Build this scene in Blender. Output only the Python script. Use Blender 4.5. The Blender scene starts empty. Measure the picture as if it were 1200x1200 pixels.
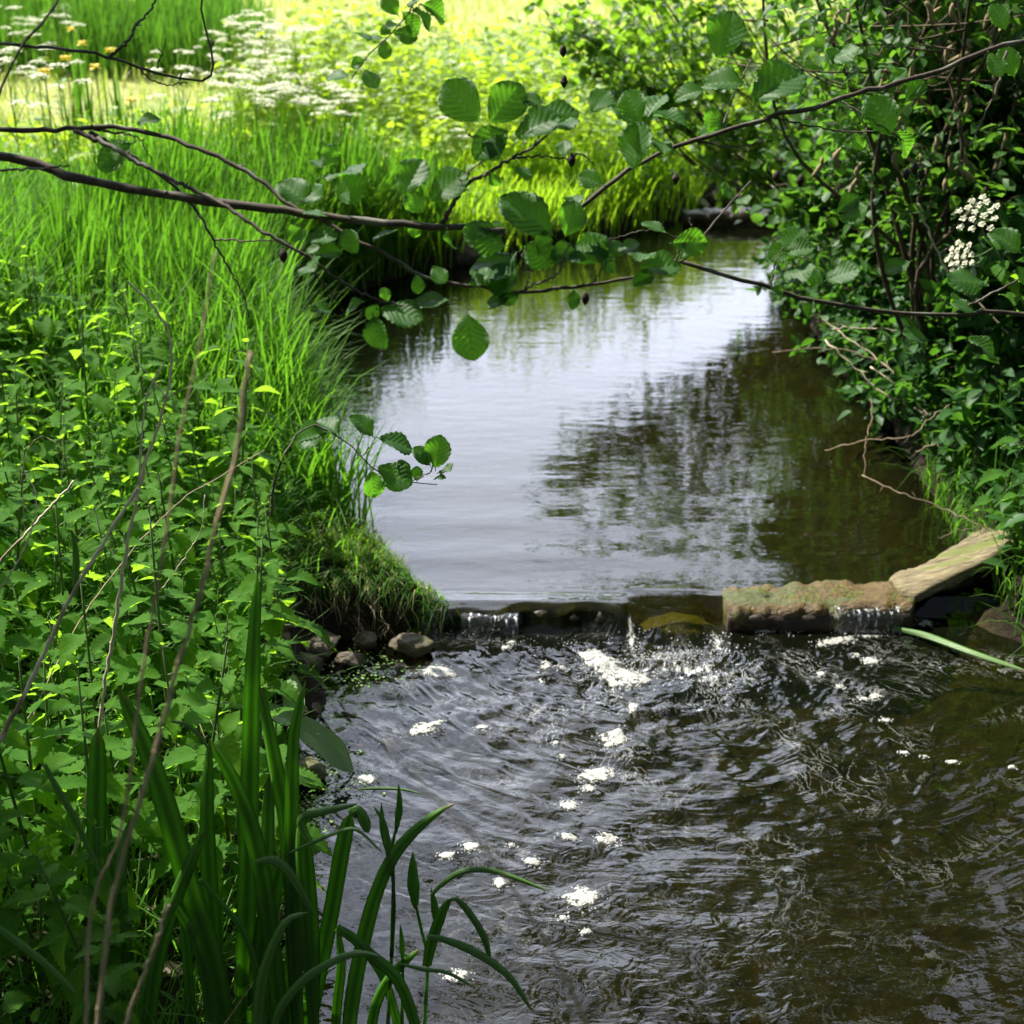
import bpy, math, random
import numpy as np
from mathutils import Vector
R = np.random.RandomState(7)
random.seed(7)
scene = bpy.context.scene
COL = scene.collection
PI = math.pi

# ------------------------------------------------------------------ camera model
CAM_H = 2.2
PITCH = math.radians(24.5)
FPX = 600 / math.tan(math.radians(20))
FWD = np.array([0, math.cos(PITCH), -math.sin(PITCH)])
UPV = np.array([0, math.sin(PITCH), math.cos(PITCH)])
RGT = np.array([1.0, 0, 0])
CAMP = np.array([0, 0, CAM_H])

def ray(px, py):
    return FWD + RGT * ((px - 600) / FPX) - UPV * ((py - 600) / FPX)
def at_z(px, py, z):
    d = ray(px, py); return CAMP + d * ((z - CAM_H) / d[2])
def at_y(px, py, y):
    d = ray(px, py); return CAMP + d * (y / d[1])
def at_d(px, py, dist):
    return CAMP + ray(px, py) * dist

ZU = 0.07          # upper pool level, lower pool is 0

# ------------------------------------------------------------------ mesh builder
class MB:
    def __init__(s):
        s.V, s.A, s.L, s.N, s.M = [], [], [], [], []
        s.n = 0
    def add(s, V, F, A=None, mat=0):
        V = np.asarray(V, float).reshape(-1, 3)
        if A is None: A = np.zeros_like(V)
        s.V.append(V); s.A.append(np.asarray(A, float))
        if not isinstance(F, list): F = [F]
        for f in F:
            f = np.asarray(f, np.int64)
            if f.size == 0: continue
            s.L.append((f + s.n).ravel()); s.N.append(np.full(len(f), f.shape[1])); s.M.append(np.full(len(f), mat))
        s.n += len(V)
    def scatter(s, tpl, X, Y, Z, P, size, rnd, mat=0):
        """copies of a template: local axes X,Y,Z (k,3), position P, size (k,)"""
        TV, TF, TA = tpl
        k = len(P); n = len(TV)
        sz = np.asarray(size).reshape(-1, 1, 1)
        V = (TV[None, :, 0:1] * X[:, None, :] + TV[None, :, 1:2] * Y[:, None, :] + TV[None, :, 2:3] * Z[:, None, :]) * sz + P[:, None, :]
        A = np.repeat(TA[None], k, 0).copy()
        A[:, :, 2] = np.asarray(rnd).reshape(-1, 1)
        F = (TF[None] + (np.arange(k) * n)[:, None, None]).reshape(-1, TF.shape[1])
        s.add(V.reshape(-1, 3), F, A.reshape(-1, 3), mat)
    def mesh(s, name, mats, smooth=True):
        me = bpy.data.meshes.new(name)
        V = np.concatenate(s.V); A = np.concatenate(s.A); L = np.concatenate(s.L); N = np.concatenate(s.N); M = np.concatenate(s.M)
        me.vertices.add(len(V)); me.vertices.foreach_set('co', V.ravel().astype(np.float32))
        me.loops.add(len(L)); me.loops.foreach_set('vertex_index', L.astype(np.int32))
        me.polygons.add(len(N))
        st = np.concatenate([[0], np.cumsum(N)[:-1]])
        me.polygons.foreach_set('loop_start', st.astype(np.int32))
        me.polygons.foreach_set('material_index', M.astype(np.int32))
        me.polygons.foreach_set('use_smooth', np.full(len(N), smooth))
        at = me.attributes.new('luv', 'FLOAT_VECTOR', 'POINT')
        at.data.foreach_set('vector', A.ravel().astype(np.float32))
        for m in (mats if isinstance(mats, (list, tuple)) else [mats]): me.materials.append(m)
        me.update(calc_edges=True); me.validate()
        return me
    def build(s, name, mats, parent=None, smooth=True):
        o = bpy.data.objects.new(name, s.mesh(name, mats, smooth)); COL.objects.link(o)
        if parent is not None:
            o.parent = parent
            o.matrix_parent_inverse = parent.matrix_basis.inverted()
        return o

def tag(o, label=None, cat=None, group=None, kind=None):
    if label: o['label'] = label
    if cat: o['category'] = cat
    if group: o['group'] = group
    if kind: o['kind'] = kind
    return o
def empty(name, loc, label, cat, group=None):
    o = bpy.data.objects.new(name, None); COL.objects.link(o)
    o.location = Vector([float(c) for c in loc]); o.empty_display_size = 0.05
    return tag(o, label, cat, group)

def nrm(v):
    v = np.asarray(v, float)
    return v / (np.linalg.norm(v, axis=-1, keepdims=True) + 1e-9)

def smooth_line(P, n):
    """Catmull-Rom through P (k,m), n samples"""
    P = np.asarray(P, float)
    if len(P) == 2:
        t = np.linspace(0, 1, n)[:, None]; return P[0] * (1 - t) + P[1] * t
    Q = np.vstack([2 * P[0] - P[1], P, 2 * P[-1] - P[-2]])
    seg = np.linalg.norm(np.diff(P, axis=0), axis=1); c = np.concatenate([[0], np.cumsum(seg)]) / (seg.sum() + 1e-9)
    t = np.linspace(0, 1, n); i = np.clip(np.searchsorted(c, t, 'right') - 1, 0, len(P) - 2)
    f = ((t - c[i]) / (c[i + 1] - c[i] + 1e-9))[:, None]
    p0, p1, p2, p3 = Q[i], Q[i + 1], Q[i + 2], Q[i + 3]
    return 0.5 * ((2 * p1) + (-p0 + p2) * f + (2 * p0 - 5 * p1 + 4 * p2 - p3) * f ** 2 + (-p0 + 3 * p1 - 3 * p2 + p3) * f ** 3)

def tube(mb, P, r, sides=6, n=None, rnd=0.5, mat=0, knob=0.0, smooth=True):
    P = np.asarray(P, float)
    if smooth and len(P) > 1: P = smooth_line(P, n or max(4, len(P) * 4))
    n = len(P)
    rr = np.interp(np.linspace(0, 1, n), np.linspace(0, 1, len(np.atleast_1d(r))), np.atleast_1d(r)) if not np.isscalar(r) else np.full(n, r)
    if knob > 0: rr = rr * (1 + knob * (R.rand(n) - .4))
    T = nrm(np.gradient(P, axis=0))
    ref = np.array([0, 0, 1.0]) if abs(T[:, 2]).mean() < .8 else np.array([1.0, 0, 0])
    S = nrm(np.cross(T, ref)); U = np.cross(S, T)
    a = np.linspace(0, 2 * PI, sides, endpoint=False)
    V = P[:, None] + rr[:, None, None] * (np.cos(a)[None, :, None] * S[:, None] + np.sin(a)[None, :, None] * U[:, None])
    A = np.zeros((n, sides, 3)); A[:, :, 0] = np.linspace(0, 1, n)[:, None]; A[:, :, 1] = np.abs(a / PI - 1)[None]; A[:, :, 2] = rnd
    i = np.arange(n - 1)[:, None] * sides; j = np.arange(sides)[None]; j2 = (j + 1) % sides
    F = np.stack([i + j, i + j2, i + sides + j2, i + sides + j], -1).reshape(-1, 4)
    caps = [np.arange(sides)[None, ::-1], (np.arange(sides) + (n - 1) * sides)[None]]
    mb.add(V.reshape(-1, 3), [F] + caps, A.reshape(-1, 3), mat)

def ribbon(mb, P, width, normal, n=22, thick=0.0012, rnd=.5, mat=0, tip=.35, twist=0.0, base=0.75, keel=1.0):
    """long leaf, lens-shaped section, along P; normal = vector it faces"""
    P = smooth_line(P, n); T = nrm(np.gradient(P, axis=0))
    t = np.linspace(0, 1, n)
    Nn = np.broadcast_to(np.asarray(normal, float), P.shape)
    S = nrm(np.cross(T, Nn)); Z = np.cross(S, T)
    an = twist * (t - .3); S, Z = S * np.cos(an)[:, None] + Z * np.sin(an)[:, None], Z * np.cos(an)[:, None] - S * np.sin(an)[:, None]
    w = width * .5 * np.interp(t, [0, .25, 1 - tip, 1 - tip * .35, 1 - tip * .1, 1], [base, 1, .95, .7, .38, .03])
    cs = np.array([[-1, 0], [-.5, .8], [-.12, 1.0], [0, 2.2 * keel], [.12, 1.0], [.5, .8], [1, 0], [.5, -.8], [0, -1.2], [-.5, -.8]])
    V = P[:, None] + S[:, None] * (w[:, None] * cs[None, :, 0])[..., None] + Z[:, None] * (thick * np.minimum(1, w / (width * .2))[:, None] * cs[None, :, 1])[..., None]
    k = len(cs)
    A = np.zeros((n, k, 3)); A[:, :, 0] = t[:, None]; A[:, :, 1] = cs[None, :, 0]; A[:, :, 2] = rnd
    i = np.arange(n - 1)[:, None] * k; j = np.arange(k)[None]; j2 = (j + 1) % k
    F = np.stack([i + j, i + j2, i + k + j2, i + k + j], -1).reshape(-1, 4)
    mb.add(V.reshape(-1, 3), F, A.reshape(-1, 3), mat)

def blades(mb, P, h, w, lean, az, droop, rnd, seg=4, mat=0, faceaz=None):
    """grass blades: base P (k,3), height h, width w, horizontal reach lean*h at azimuth az, droop bends the tip down"""
    k = len(P); t = np.linspace(0, 1, seg + 1)[None]
    h = np.asarray(h)[:, None]; lean = np.asarray(lean)[:, None]; droop = np.asarray(droop)[:, None]
    hor = lean * h * (t ** 1.8); z = h * (t - droop * t ** 3)
    dx, dy = np.cos(az)[:, None], np.sin(az)[:, None]
    C = np.stack([P[:, 0:1] + hor * dx, P[:, 1:2] + hor * dy, P[:, 2:3] + z], -1)
    fa = (az + PI / 2 + R.uniform(-.9, .9, k)) if faceaz is None else faceaz
    S = np.stack([np.cos(fa), np.sin(fa), np.zeros(k)], -1)[:, None]
    ww = (np.asarray(w)[:, None] * .5 * (1 - t ** 2.2) * (.75 + .5 * np.sqrt(t)))[..., None] + 0.0002
    V = np.stack([C - S * ww, C + S * ww], 2)      # k, seg+1, 2, 3
    A = np.zeros(V.shape); A[..., 0] = t[:, :, None]; A[:, :, 0, 1] = -1; A[:, :, 1, 1] = 1; A[..., 2] = np.asarray(rnd)[:, None, None]
    b = (np.arange(k) * (seg + 1) * 2)[:, None] + (np.arange(seg) * 2)[None]
    F = np.stack([b, b + 1, b + 3, b + 2], -1).reshape(-1, 4)
    mb.add(V.reshape(-1, 3), F, A.reshape(-1, 3), mat)

def leaf_tpl(wf, nu, nv, fold=.12, droop=.1, pleat=0.0, npl=8, teeth=0, tdep=.12, wave=.0):
    u = np.linspace(0, 1, nu + 1); v = np.linspace(-1, 1, nv + 1)
    U, Vv = np.meshgrid(u, v, indexing='ij')
    w = wf(u)[:, None] * np.ones_like(Vv)
    if teeth:
        saw = (np.arange(nu + 1) % 2)
        edge = (np.abs(Vv) > .99)
        w = w * np.where(edge, 1 - tdep * saw[:, None] + tdep * .5, 1)
        U2 = U + np.where(edge, -.03 * saw[:, None], 0) + .10 * np.abs(Vv) * (U * (1 - U)) * 1.0
    else:
        U2 = U
    y = Vv * w
    z = fold * np.abs(y) - droop * U ** 2 + wave * np.sin(U * 9 + Vv * 2) * np.abs(Vv)
    if pleat: z = z + pleat * np.cos((U - .33 * np.abs(Vv)) * 2 * PI * npl) * np.minimum(1, np.abs(Vv) * 2.5) * (w > .05)
    V = np.stack([U2, y, z], -1).reshape(-1, 3)
    A = np.stack([U, Vv, np.zeros_like(U)], -1).reshape(-1, 3)
    i = np.arange(nu)[:, None] * (nv + 1); j = np.arange(nv)[None]
    F = np.stack([i + j, i + j + nv + 1, i + j + nv + 2, i + j + 1], -1).reshape(-1, 4)
    return V, F, A
w_alder = lambda u: .41 * np.sin(PI * np.clip(u, 0, 1) ** 1.22) ** .62 * (1 - .0 * u) + .004
w_nettle = lambda u: .285 * np.sin(PI * np.clip(u, 0, 1) ** .58) ** .95 + .003
w_ovate = lambda u: .27 * np.sin(PI * np.clip(u, 0, 1) ** .8) ** .9 + .004
w_lance = lambda u: .15 * np.sin(PI * np.clip(u, 0, 1) ** .75) ** .9 + .003
T_ALDER = [leaf_tpl(w_alder, 56, 12, .15, .12, .020, 7, 1, .05, .03), leaf_tpl(w_alder, 56, 12, .35, .3, .022, 7, 1, .05, .05), leaf_tpl(w_alder, 56, 12, -.1, -.1, .020, 7, 1, .05, .06)]
T_ALDER_S = leaf_tpl(w_alder, 6, 4, .25, .2, 0)
T_ALDER_X = leaf_tpl(w_alder, 4, 2, .3, .2, 0)
T_NETTLE = [leaf_tpl(w_nettle, 18, 4, .2, .25, .010, 6, 1, .26, .02), leaf_tpl(w_nettle, 18, 4, .35, .45, .010, 6, 1, .26, .04)]
T_OVATE = leaf_tpl(w_ovate, 5, 2, .3, .25)
T_LANCE = leaf_tpl(w_lance, 5, 2, .3, .3)

def leaf_axes(D, up, roll):
    """leaf axes: X along D, Z near 'up' (k,3), rolled"""
    X = nrm(D); Y = nrm(np.cross(up, X)); Z = np.cross(X, Y)
    c, s_ = np.cos(roll)[:, None], np.sin(roll)[:, None]
    return X, Y * c + Z * s_, Z * c - Y * s_

# ------------------------------------------------------------------ materials
def new_mat(name):
    m = bpy.data.materials.new(name); m.use_nodes = True
    nt = m.node_tree; nt.nodes.clear()
    out = nt.nodes.new('ShaderNodeOutputMaterial')
    def N(t, **kw):
        n = nt.nodes.new(t)
        for k, v in kw.items():
            if k in n.inputs.keys(): n.inputs[k].default_value = v
            else: setattr(n, k, v)
        return n
    def link(a, b): nt.links.new(a, b)
    return m, nt, N, link, out
def ramp(N, pts):
    r = N('ShaderNodeValToRGB'); e = r.color_ramp.elements
    while len(e) < len(pts): e.new(.5)
    for x, (p, c) in zip(e, pts):
        x.position = p; x.color = (*c, 1) if len(c) == 3 else c
    return r
def math_(N, link, op, a, b=None, c=None):
    n = N('ShaderNodeMath', operation=op)
    for i, x in enumerate((a, b, c)):
        if x is None: continue
        if isinstance(x, (int, float)): n.inputs[i].default_value = x
        else: link(x, n.inputs[i])
    return n.outputs[0]
def mixc(N, link, f, a, b):
    n = N('ShaderNodeMix', data_type='RGBA')
    for i, x in ((0, f), (6, a), (7, b)):
        if isinstance(x, (int, float)): n.inputs[i].default_value = x
        elif isinstance(x, tuple): n.inputs[i].default_value = (*x, 1)
        else: link(x, n.inputs[i])
    return n.outputs[2]

def leaf_mat(name, c1, c2, tr, trf=.42, rough=.42, veins=0, vcol=None, midrib=False, spec=.45, age=None):
    m, nt, N, link, out = new_mat(name)
    at = N('ShaderNodeAttribute', attribute_name='luv'); sp = N('ShaderNodeSeparateXYZ'); link(at.outputs['Vector'], sp.inputs[0])
    u, v, r = sp.outputs
    oi = N('ShaderNodeObjectInfo')
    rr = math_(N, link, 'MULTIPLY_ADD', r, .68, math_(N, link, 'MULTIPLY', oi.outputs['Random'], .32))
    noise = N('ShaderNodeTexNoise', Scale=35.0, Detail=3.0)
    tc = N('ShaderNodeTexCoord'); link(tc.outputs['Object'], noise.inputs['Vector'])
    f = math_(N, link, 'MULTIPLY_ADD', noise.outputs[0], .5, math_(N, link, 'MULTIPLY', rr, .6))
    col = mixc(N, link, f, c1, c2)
    if age:
        old = math_(N, link, 'GREATER_THAN', r, .9)
        col = mixc(N, link, old, col, age)
    bump = None
    if veins:
        av = math_(N, link, 'ABSOLUTE', v)
        ph = math_(N, link, 'SUBTRACT', u, math_(N, link, 'MULTIPLY', av, .33))
        s = math_(N, link, 'COSINE', math_(N, link, 'MULTIPLY', ph, 2 * PI * veins))
        line = math_(N, link, 'SMOOTH_MAX', math_(N, link, 'MULTIPLY_ADD', s, 4.0, -3.0), 0.0, .2)
        mr = math_(N, link, 'LESS_THAN', av, .045)
        line = math_(N, link, 'MINIMUM', math_(N, link, 'ADD', line, mr), 1.0)
        col = mixc(N, link, math_(N, link, 'MULTIPLY', line, .6), col, vcol or c2)
        b = N('ShaderNodeBump', Strength=.35, Distance=.002)
        link(math_(N, link, 'ADD', math_(N, link, 'MULTIPLY', line, -.6), math_(N, link, 'MULTIPLY', noise.outputs[0], .4)), b.inputs['Height'])
        bump = b.outputs[0]
    elif midrib:
        av = math_(N, link, 'ABSOLUTE', v)
        tipm = N('ShaderNodeMapRange'); link(math_(N, link, 'MULTIPLY_ADD', noise.outputs[0], .10, u), tipm.inputs[0]); tipm.inputs[1].default_value = 1.0; tipm.inputs[2].default_value = 1.03
        st = math_(N, link, 'SINE', math_(N, link, 'MULTIPLY', v, 40.0))
        col = mixc(N, link, math_(N, link, 'MULTIPLY_ADD', st, .25, .25), col, vcol or c2)
        b = N('ShaderNodeBump', Strength=.25, Distance=.001); link(st, b.inputs['Height']); bump = b.outputs[0]
        col = mixc(N, link, tipm.outputs[0], col, (.16, .10, .035))
    p = N('ShaderNodeBsdfPrincipled', Roughness=rough); link(col, p.inputs['Base Color'])
    p.inputs['Specular IOR Level'].default_value = spec
    t = N('ShaderNodeBsdfTranslucent')
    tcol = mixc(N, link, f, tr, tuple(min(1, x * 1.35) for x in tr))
    if veins: tcol = mixc(N, link, math_(N, link, 'MULTIPLY', line, .55), tcol, tuple(x * .45 for x in tr))
    if midrib: tcol = mixc(N, link, math_(N, link, 'MULTIPLY_ADD', math_(N, link, 'COSINE', math_(N, link, 'MULTIPLY', v, 5.0)), .3, .3), tcol, tuple(x * .3 for x in tr))
    link(tcol, t.inputs[0])
    if bump: link(bump, p.inputs['Normal'])
    mx = N('ShaderNodeMixShader'); mx.inputs[0].default_value = trf
    link(p.outputs[0], mx.inputs[1]); link(t.outputs[0], mx.inputs[2]); link(mx.outputs[0], out.inputs[0])
    return m

def rough_mat(name, c1, c2, scale=20, rough=.85, bump=.4, dist=.004, stretch=(1, 1, 1), c3=None, spec=.3, t3=.62):
    m, nt, N, link, out = new_mat(name)
    tc = N('ShaderNodeTexCoord'); mp = N('ShaderNodeMapping'); mp.inputs['Scale'].default_value = stretch
    link(tc.outputs['Object'], mp.inputs[0])
    n1 = N('ShaderNodeTexNoise', Scale=float(scale), Detail=6.0, Roughness=.65); link(mp.outputs[0], n1.inputs['Vector'])
    n2 = N('ShaderNodeTexNoise', Scale=scale * .22, Detail=3.0); link(mp.outputs[0], n2.inputs['Vector'])
    rp = ramp(N, [(.32, (0, 0, 0)), (.68, (1, 1, 1))]); link(n1.outputs[0], rp.inputs[0])
    col = mixc(N, link, rp.outputs[0], c1, c2)
    if c3:
        r2 = ramp(N, [(t3 - .06, (0, 0, 0)), (t3 + .04, (1, 1, 1))]); link(n2.outputs[0], r2.inputs[0])
        col = mixc(N, link, r2.outputs[0], col, c3)
    p = N('ShaderNodeBsdfPrincipled', Roughness=rough); link(col, p.inputs['Base Color'])
    p.inputs['Specular IOR Level'].default_value = spec
    b = N('ShaderNodeBump', Strength=bump, Distance=dist); link(n1.outputs[0], b.inputs['Height']); link(b.outputs[0], p.inputs['Normal'])
    link(p.outputs[0], out.inputs[0])
    return m

M_alder = leaf_mat('alder_leaf', (.018, .065, .014), (.035, .10, .02), (.12, .34, .015), .45, .5, 7, (.10, .19, .05), spec=.26)
M_bushleaf = leaf_mat('bush_leaf', (.03, .085, .018), (.08, .16, .025), (.22, .42, .02), .5, .42)
M_shrub = leaf_mat('shrub_leaf', (.018, .06, .016), (.04, .11, .024), (.09, .25, .018), .38, .5, spec=.25)
M_bushshade = leaf_mat('shaded_bush_leaf', (.02, .065, .015), (.05, .12, .02), (.12, .29, .02), .42, .5, spec=.25)  # darker copy of the bush leaf, shade of the crown above put into its colour
M_crown = leaf_mat('crown_leaf', (.03, .08, .02), (.05, .12, .03), (.10, .24, .02), .35, .45)
M_nettle = leaf_mat('nettle_leaf', (.018, .072, .012), (.075, .18, .02), (.24, .46, .02), .54, .6, 6, (.08, .20, .03), spec=.05)
M_stem_green = leaf_mat('green_stem', (.05, .10, .025), (.09, .14, .04), (.10, .20, .02), .15, .5)
M_iris = leaf_mat('iris_leaf', (.026, .082, .016), (.06, .14, .026), (.22, .46, .04), .42, .42, 0, (.09, .19, .03), midrib=True, spec=.4)
M_iris_pale = leaf_mat('sedge_leaf', (.08, .18, .035), (.13, .26, .05), (.15, .32, .04), .4, .4, 0, (.12, .22, .08), midrib=True)
M_grass = leaf_mat('tall_grass', (.035, .12, .012), (.085, .20, .02), (.10, .265, .012), .5, .6, spec=.2)
M_farbank = leaf_mat('far_bank_grass', (.06, .15, .012), (.12, .22, .02), (.34, .56, .02), .6, .6, spec=.2)
M_bankgrass = leaf_mat('fine_grass', (.03, .095, .012), (.07, .16, .022), (.15, .38, .018), .45, .6, spec=.18, age=(.28, .22, .10))
M_moss = leaf_mat('short_turf', (.07, .13, .015), (.14, .20, .025), (.22, .40, .02), .4, .6)
M_meadow = leaf_mat('meadow_grass', (.20, .26, .05), (.38, .38, .13), (.40, .50, .08), .45, .5)
M_reed = leaf_mat('reed_leaf', (.025, .085, .012), (.06, .14, .02), (.09, .24, .014), .45, .4)
M_herb = leaf_mat('herb_leaf', (.08, .17, .02), (.19, .27, .03), (.42, .60, .03), .45, .5)
M_bark = rough_mat('alder_bark', (.035, .026, .019), (.085, .066, .05), 60, .8, .6, .003, (1, 1, 1), (.14, .13, .11), t3=.6)
M_bush_bark = rough_mat('willow_bark', (.04, .028, .018), (.10, .075, .045), 40, .85, .6, .004)
M_twig = rough_mat('twig_bark', (.03, .02, .016), (.06, .042, .032), 80, .7, .4, .001)
M_dry = rough_mat('dry_stalk', (.48, .40, .27), (.66, .57, .42), 60, .7, .4, .001, (1, 1, .15), (.20, .14, .08))
M_drydark = rough_mat('old_stalk', (.24, .18, .105), (.40, .31, .20), 60, .75, .4, .001, (1, 1, .15))
M_deaddark = rough_mat('dead_twig', (.10, .075, .045), (.20, .15, .095), 60, .75, .4, .001)
M_deadpale = rough_mat('bleached_stem', (.36, .30, .20), (.55, .47, .34), 60, .6, .4, .001)
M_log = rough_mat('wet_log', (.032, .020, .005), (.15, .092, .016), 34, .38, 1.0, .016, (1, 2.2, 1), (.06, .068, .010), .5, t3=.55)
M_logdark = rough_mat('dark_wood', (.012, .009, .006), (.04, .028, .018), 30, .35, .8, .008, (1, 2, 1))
M_plank = rough_mat('grey_plank', (.05, .04, .022), (.28, .23, .13), 34, .7, 1.0, .012, (.25, 3.5, 1.5), (.13, .15, .04), t3=.58)
M_stone = rough_mat('stone', (.05, .04, .028), (.15, .12, .085), 24, .7, 1.0, .025, (1, 1, 1), (.07, .09, .02), t3=.58)
M_moss_stone = rough_mat('mossy_stone', (.16, .14, .012), (.34, .28, .03), 40, .8, .8, .006)
M_catkin = rough_mat('alder_cone', (.012, .008, .006), (.04, .025, .018), 150, .8, .9, .004)
M_catkinpale = rough_mat('dry_catkin', (.18, .14, .07), (.30, .24, .13), 150, .8, .9, .004)
M_white = leaf_mat('white_petal', (.58, .58, .42), (.70, .70, .54), (.5, .52, .36), .3, .6)
M_yellow = leaf_mat('yellow_petal', (.80, .60, .03), (.85, .70, .05), (.7, .5, .02), .3, .5)
M_litter = leaf_mat('leaf_litter', (.04, .026, .014), (.12, .08, .042), (.12, .08, .03), .15, .7)
M_duck = leaf_mat('duckweed', (.06, .15, .02), (.13, .24, .04), (.2, .35, .03), .2, .4)
M_dock = leaf_mat('dock_leaf', (.14, .24, .09), (.20, .30, .13), (.25, .40, .08), .3, .5, 6, (.26, .34, .18))

def foam_mat():
    m, nt, N, link, out = new_mat('foam')
    tc = N('ShaderNodeTexCoord')
    vo = N('ShaderNodeTexVoronoi', Scale=190.0); link(tc.outputs['Object'], vo.inputs['Vector'])
    n = N('ShaderNodeTexNoise', Scale=60.0, Detail=4.0); link(tc.outputs['Object'], n.inputs['Vector'])
    rp = ramp(N, [(.0, (.18, .18, .15)), (.5, (.44, .44, .40))]); link(vo.outputs[0], rp.inputs[0])
    p = N('ShaderNodeBsdfPrincipled', Roughness=.4); link(rp.outputs[0], p.inputs['Base Color'])
    p.inputs['Subsurface Weight'].default_value = 0.0
    b = N('ShaderNodeBump', Strength=.7, Distance=.003)
    link(math_(N, link, 'ADD', vo.outputs[0], n.outputs[0]), b.inputs['Height']); link(b.outputs[0], p.inputs['Normal'])
    at = N('ShaderNodeAttribute', attribute_name='luv'); sp = N('ShaderNodeSeparateXYZ'); link(at.outputs['Vector'], sp.inputs[0])
    e = math_(N, link, 'MULTIPLY_ADD', math_(N, link, 'POWER', sp.outputs[0], 2.5), -.17, .60)
    n2 = math_(N, link, 'MULTIPLY_ADD', vo.outputs[0], -.18, math_(N, link, 'ADD', n.outputs[0], .05))
    hr = N('ShaderNodeMapRange'); link(math_(N, link, 'SUBTRACT', n2, e), hr.inputs[0]); hr.inputs[1].default_value = -.07; hr.inputs[2].default_value = .03; hr.inputs[3].default_value = .28; hr.inputs[4].default_value = .95
    holes = hr.outputs[0]
    tr = N('ShaderNodeBsdfTransparent'); mx = N('ShaderNodeMixShader')
    link(holes, mx.inputs[0]); link(p.outputs[0], mx.inputs[1]); link(tr.outputs[0], mx.inputs[2]); link(mx.outputs[0], out.inputs[0])
    return m
M_foam = foam_mat()
def froth_mat():
    m, nt, N, link, out = new_mat('bubble')
    p = N('ShaderNodeBsdfPrincipled', Roughness=.08); p.inputs['Base Color'].default_value = (.75, .77, .77, 1)
    t = N('ShaderNodeBsdfTransparent'); mx = N('ShaderNodeMixShader'); mx.inputs[0].default_value = .6
    link(p.outputs[0], mx.inputs[1]); link(t.outputs[0], mx.inputs[2]); link(mx.outputs[0], out.inputs[0])
    return m
M_froth = froth_mat()
def sheet_mat():
    m, nt, N, link, out = new_mat('falling_sheet')
    geo = N('ShaderNodeNewGeometry'); mp = N('ShaderNodeMapping'); mp.inputs['Scale'].default_value = (1, .3, .10); link(geo.outputs['Position'], mp.inputs[0])
    n = N('ShaderNodeTexNoise', Scale=120.0, Detail=3.0, Roughness=.6); link(mp.outputs[0], n.inputs['Vector'])
    n2 = N('ShaderNodeTexNoise', Scale=90.0, Detail=2.0); link(geo.outputs['Position'], n2.inputs['Vector'])
    f = N('ShaderNodeMapRange'); link(math_(N, link, 'MULTIPLY_ADD', n2.outputs[0], .35, n.outputs[0]), f.inputs[0]); f.inputs[1].default_value = .74; f.inputs[2].default_value = .90
    d = N('ShaderNodeBsdfPrincipled', Roughness=.15); d.inputs['Base Color'].default_value = (.7, .72, .74, 1)
    t = N('ShaderNodeBsdfTransparent'); g_ = N('ShaderNodeBsdfGlossy', Roughness=.05); b = N('ShaderNodeBump', Strength=.8, Distance=.01); link(n.outputs[0], b.inputs['Height']); link(b.outputs[0], g_.inputs['Normal'])
    m0 = N('ShaderNodeMixShader'); m0.inputs[0].default_value = .08; link(t.outputs[0], m0.inputs[1]); link(g_.outputs[0], m0.inputs[2])
    mx = N('ShaderNodeMixShader'); link(f.outputs[0], mx.inputs[0]); link(m0.outputs[0], mx.inputs[1]); link(d.outputs[0], mx.inputs[2]); link(mx.outputs[0], out.inputs[0])
    return m
M_sheet = sheet_mat()

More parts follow.
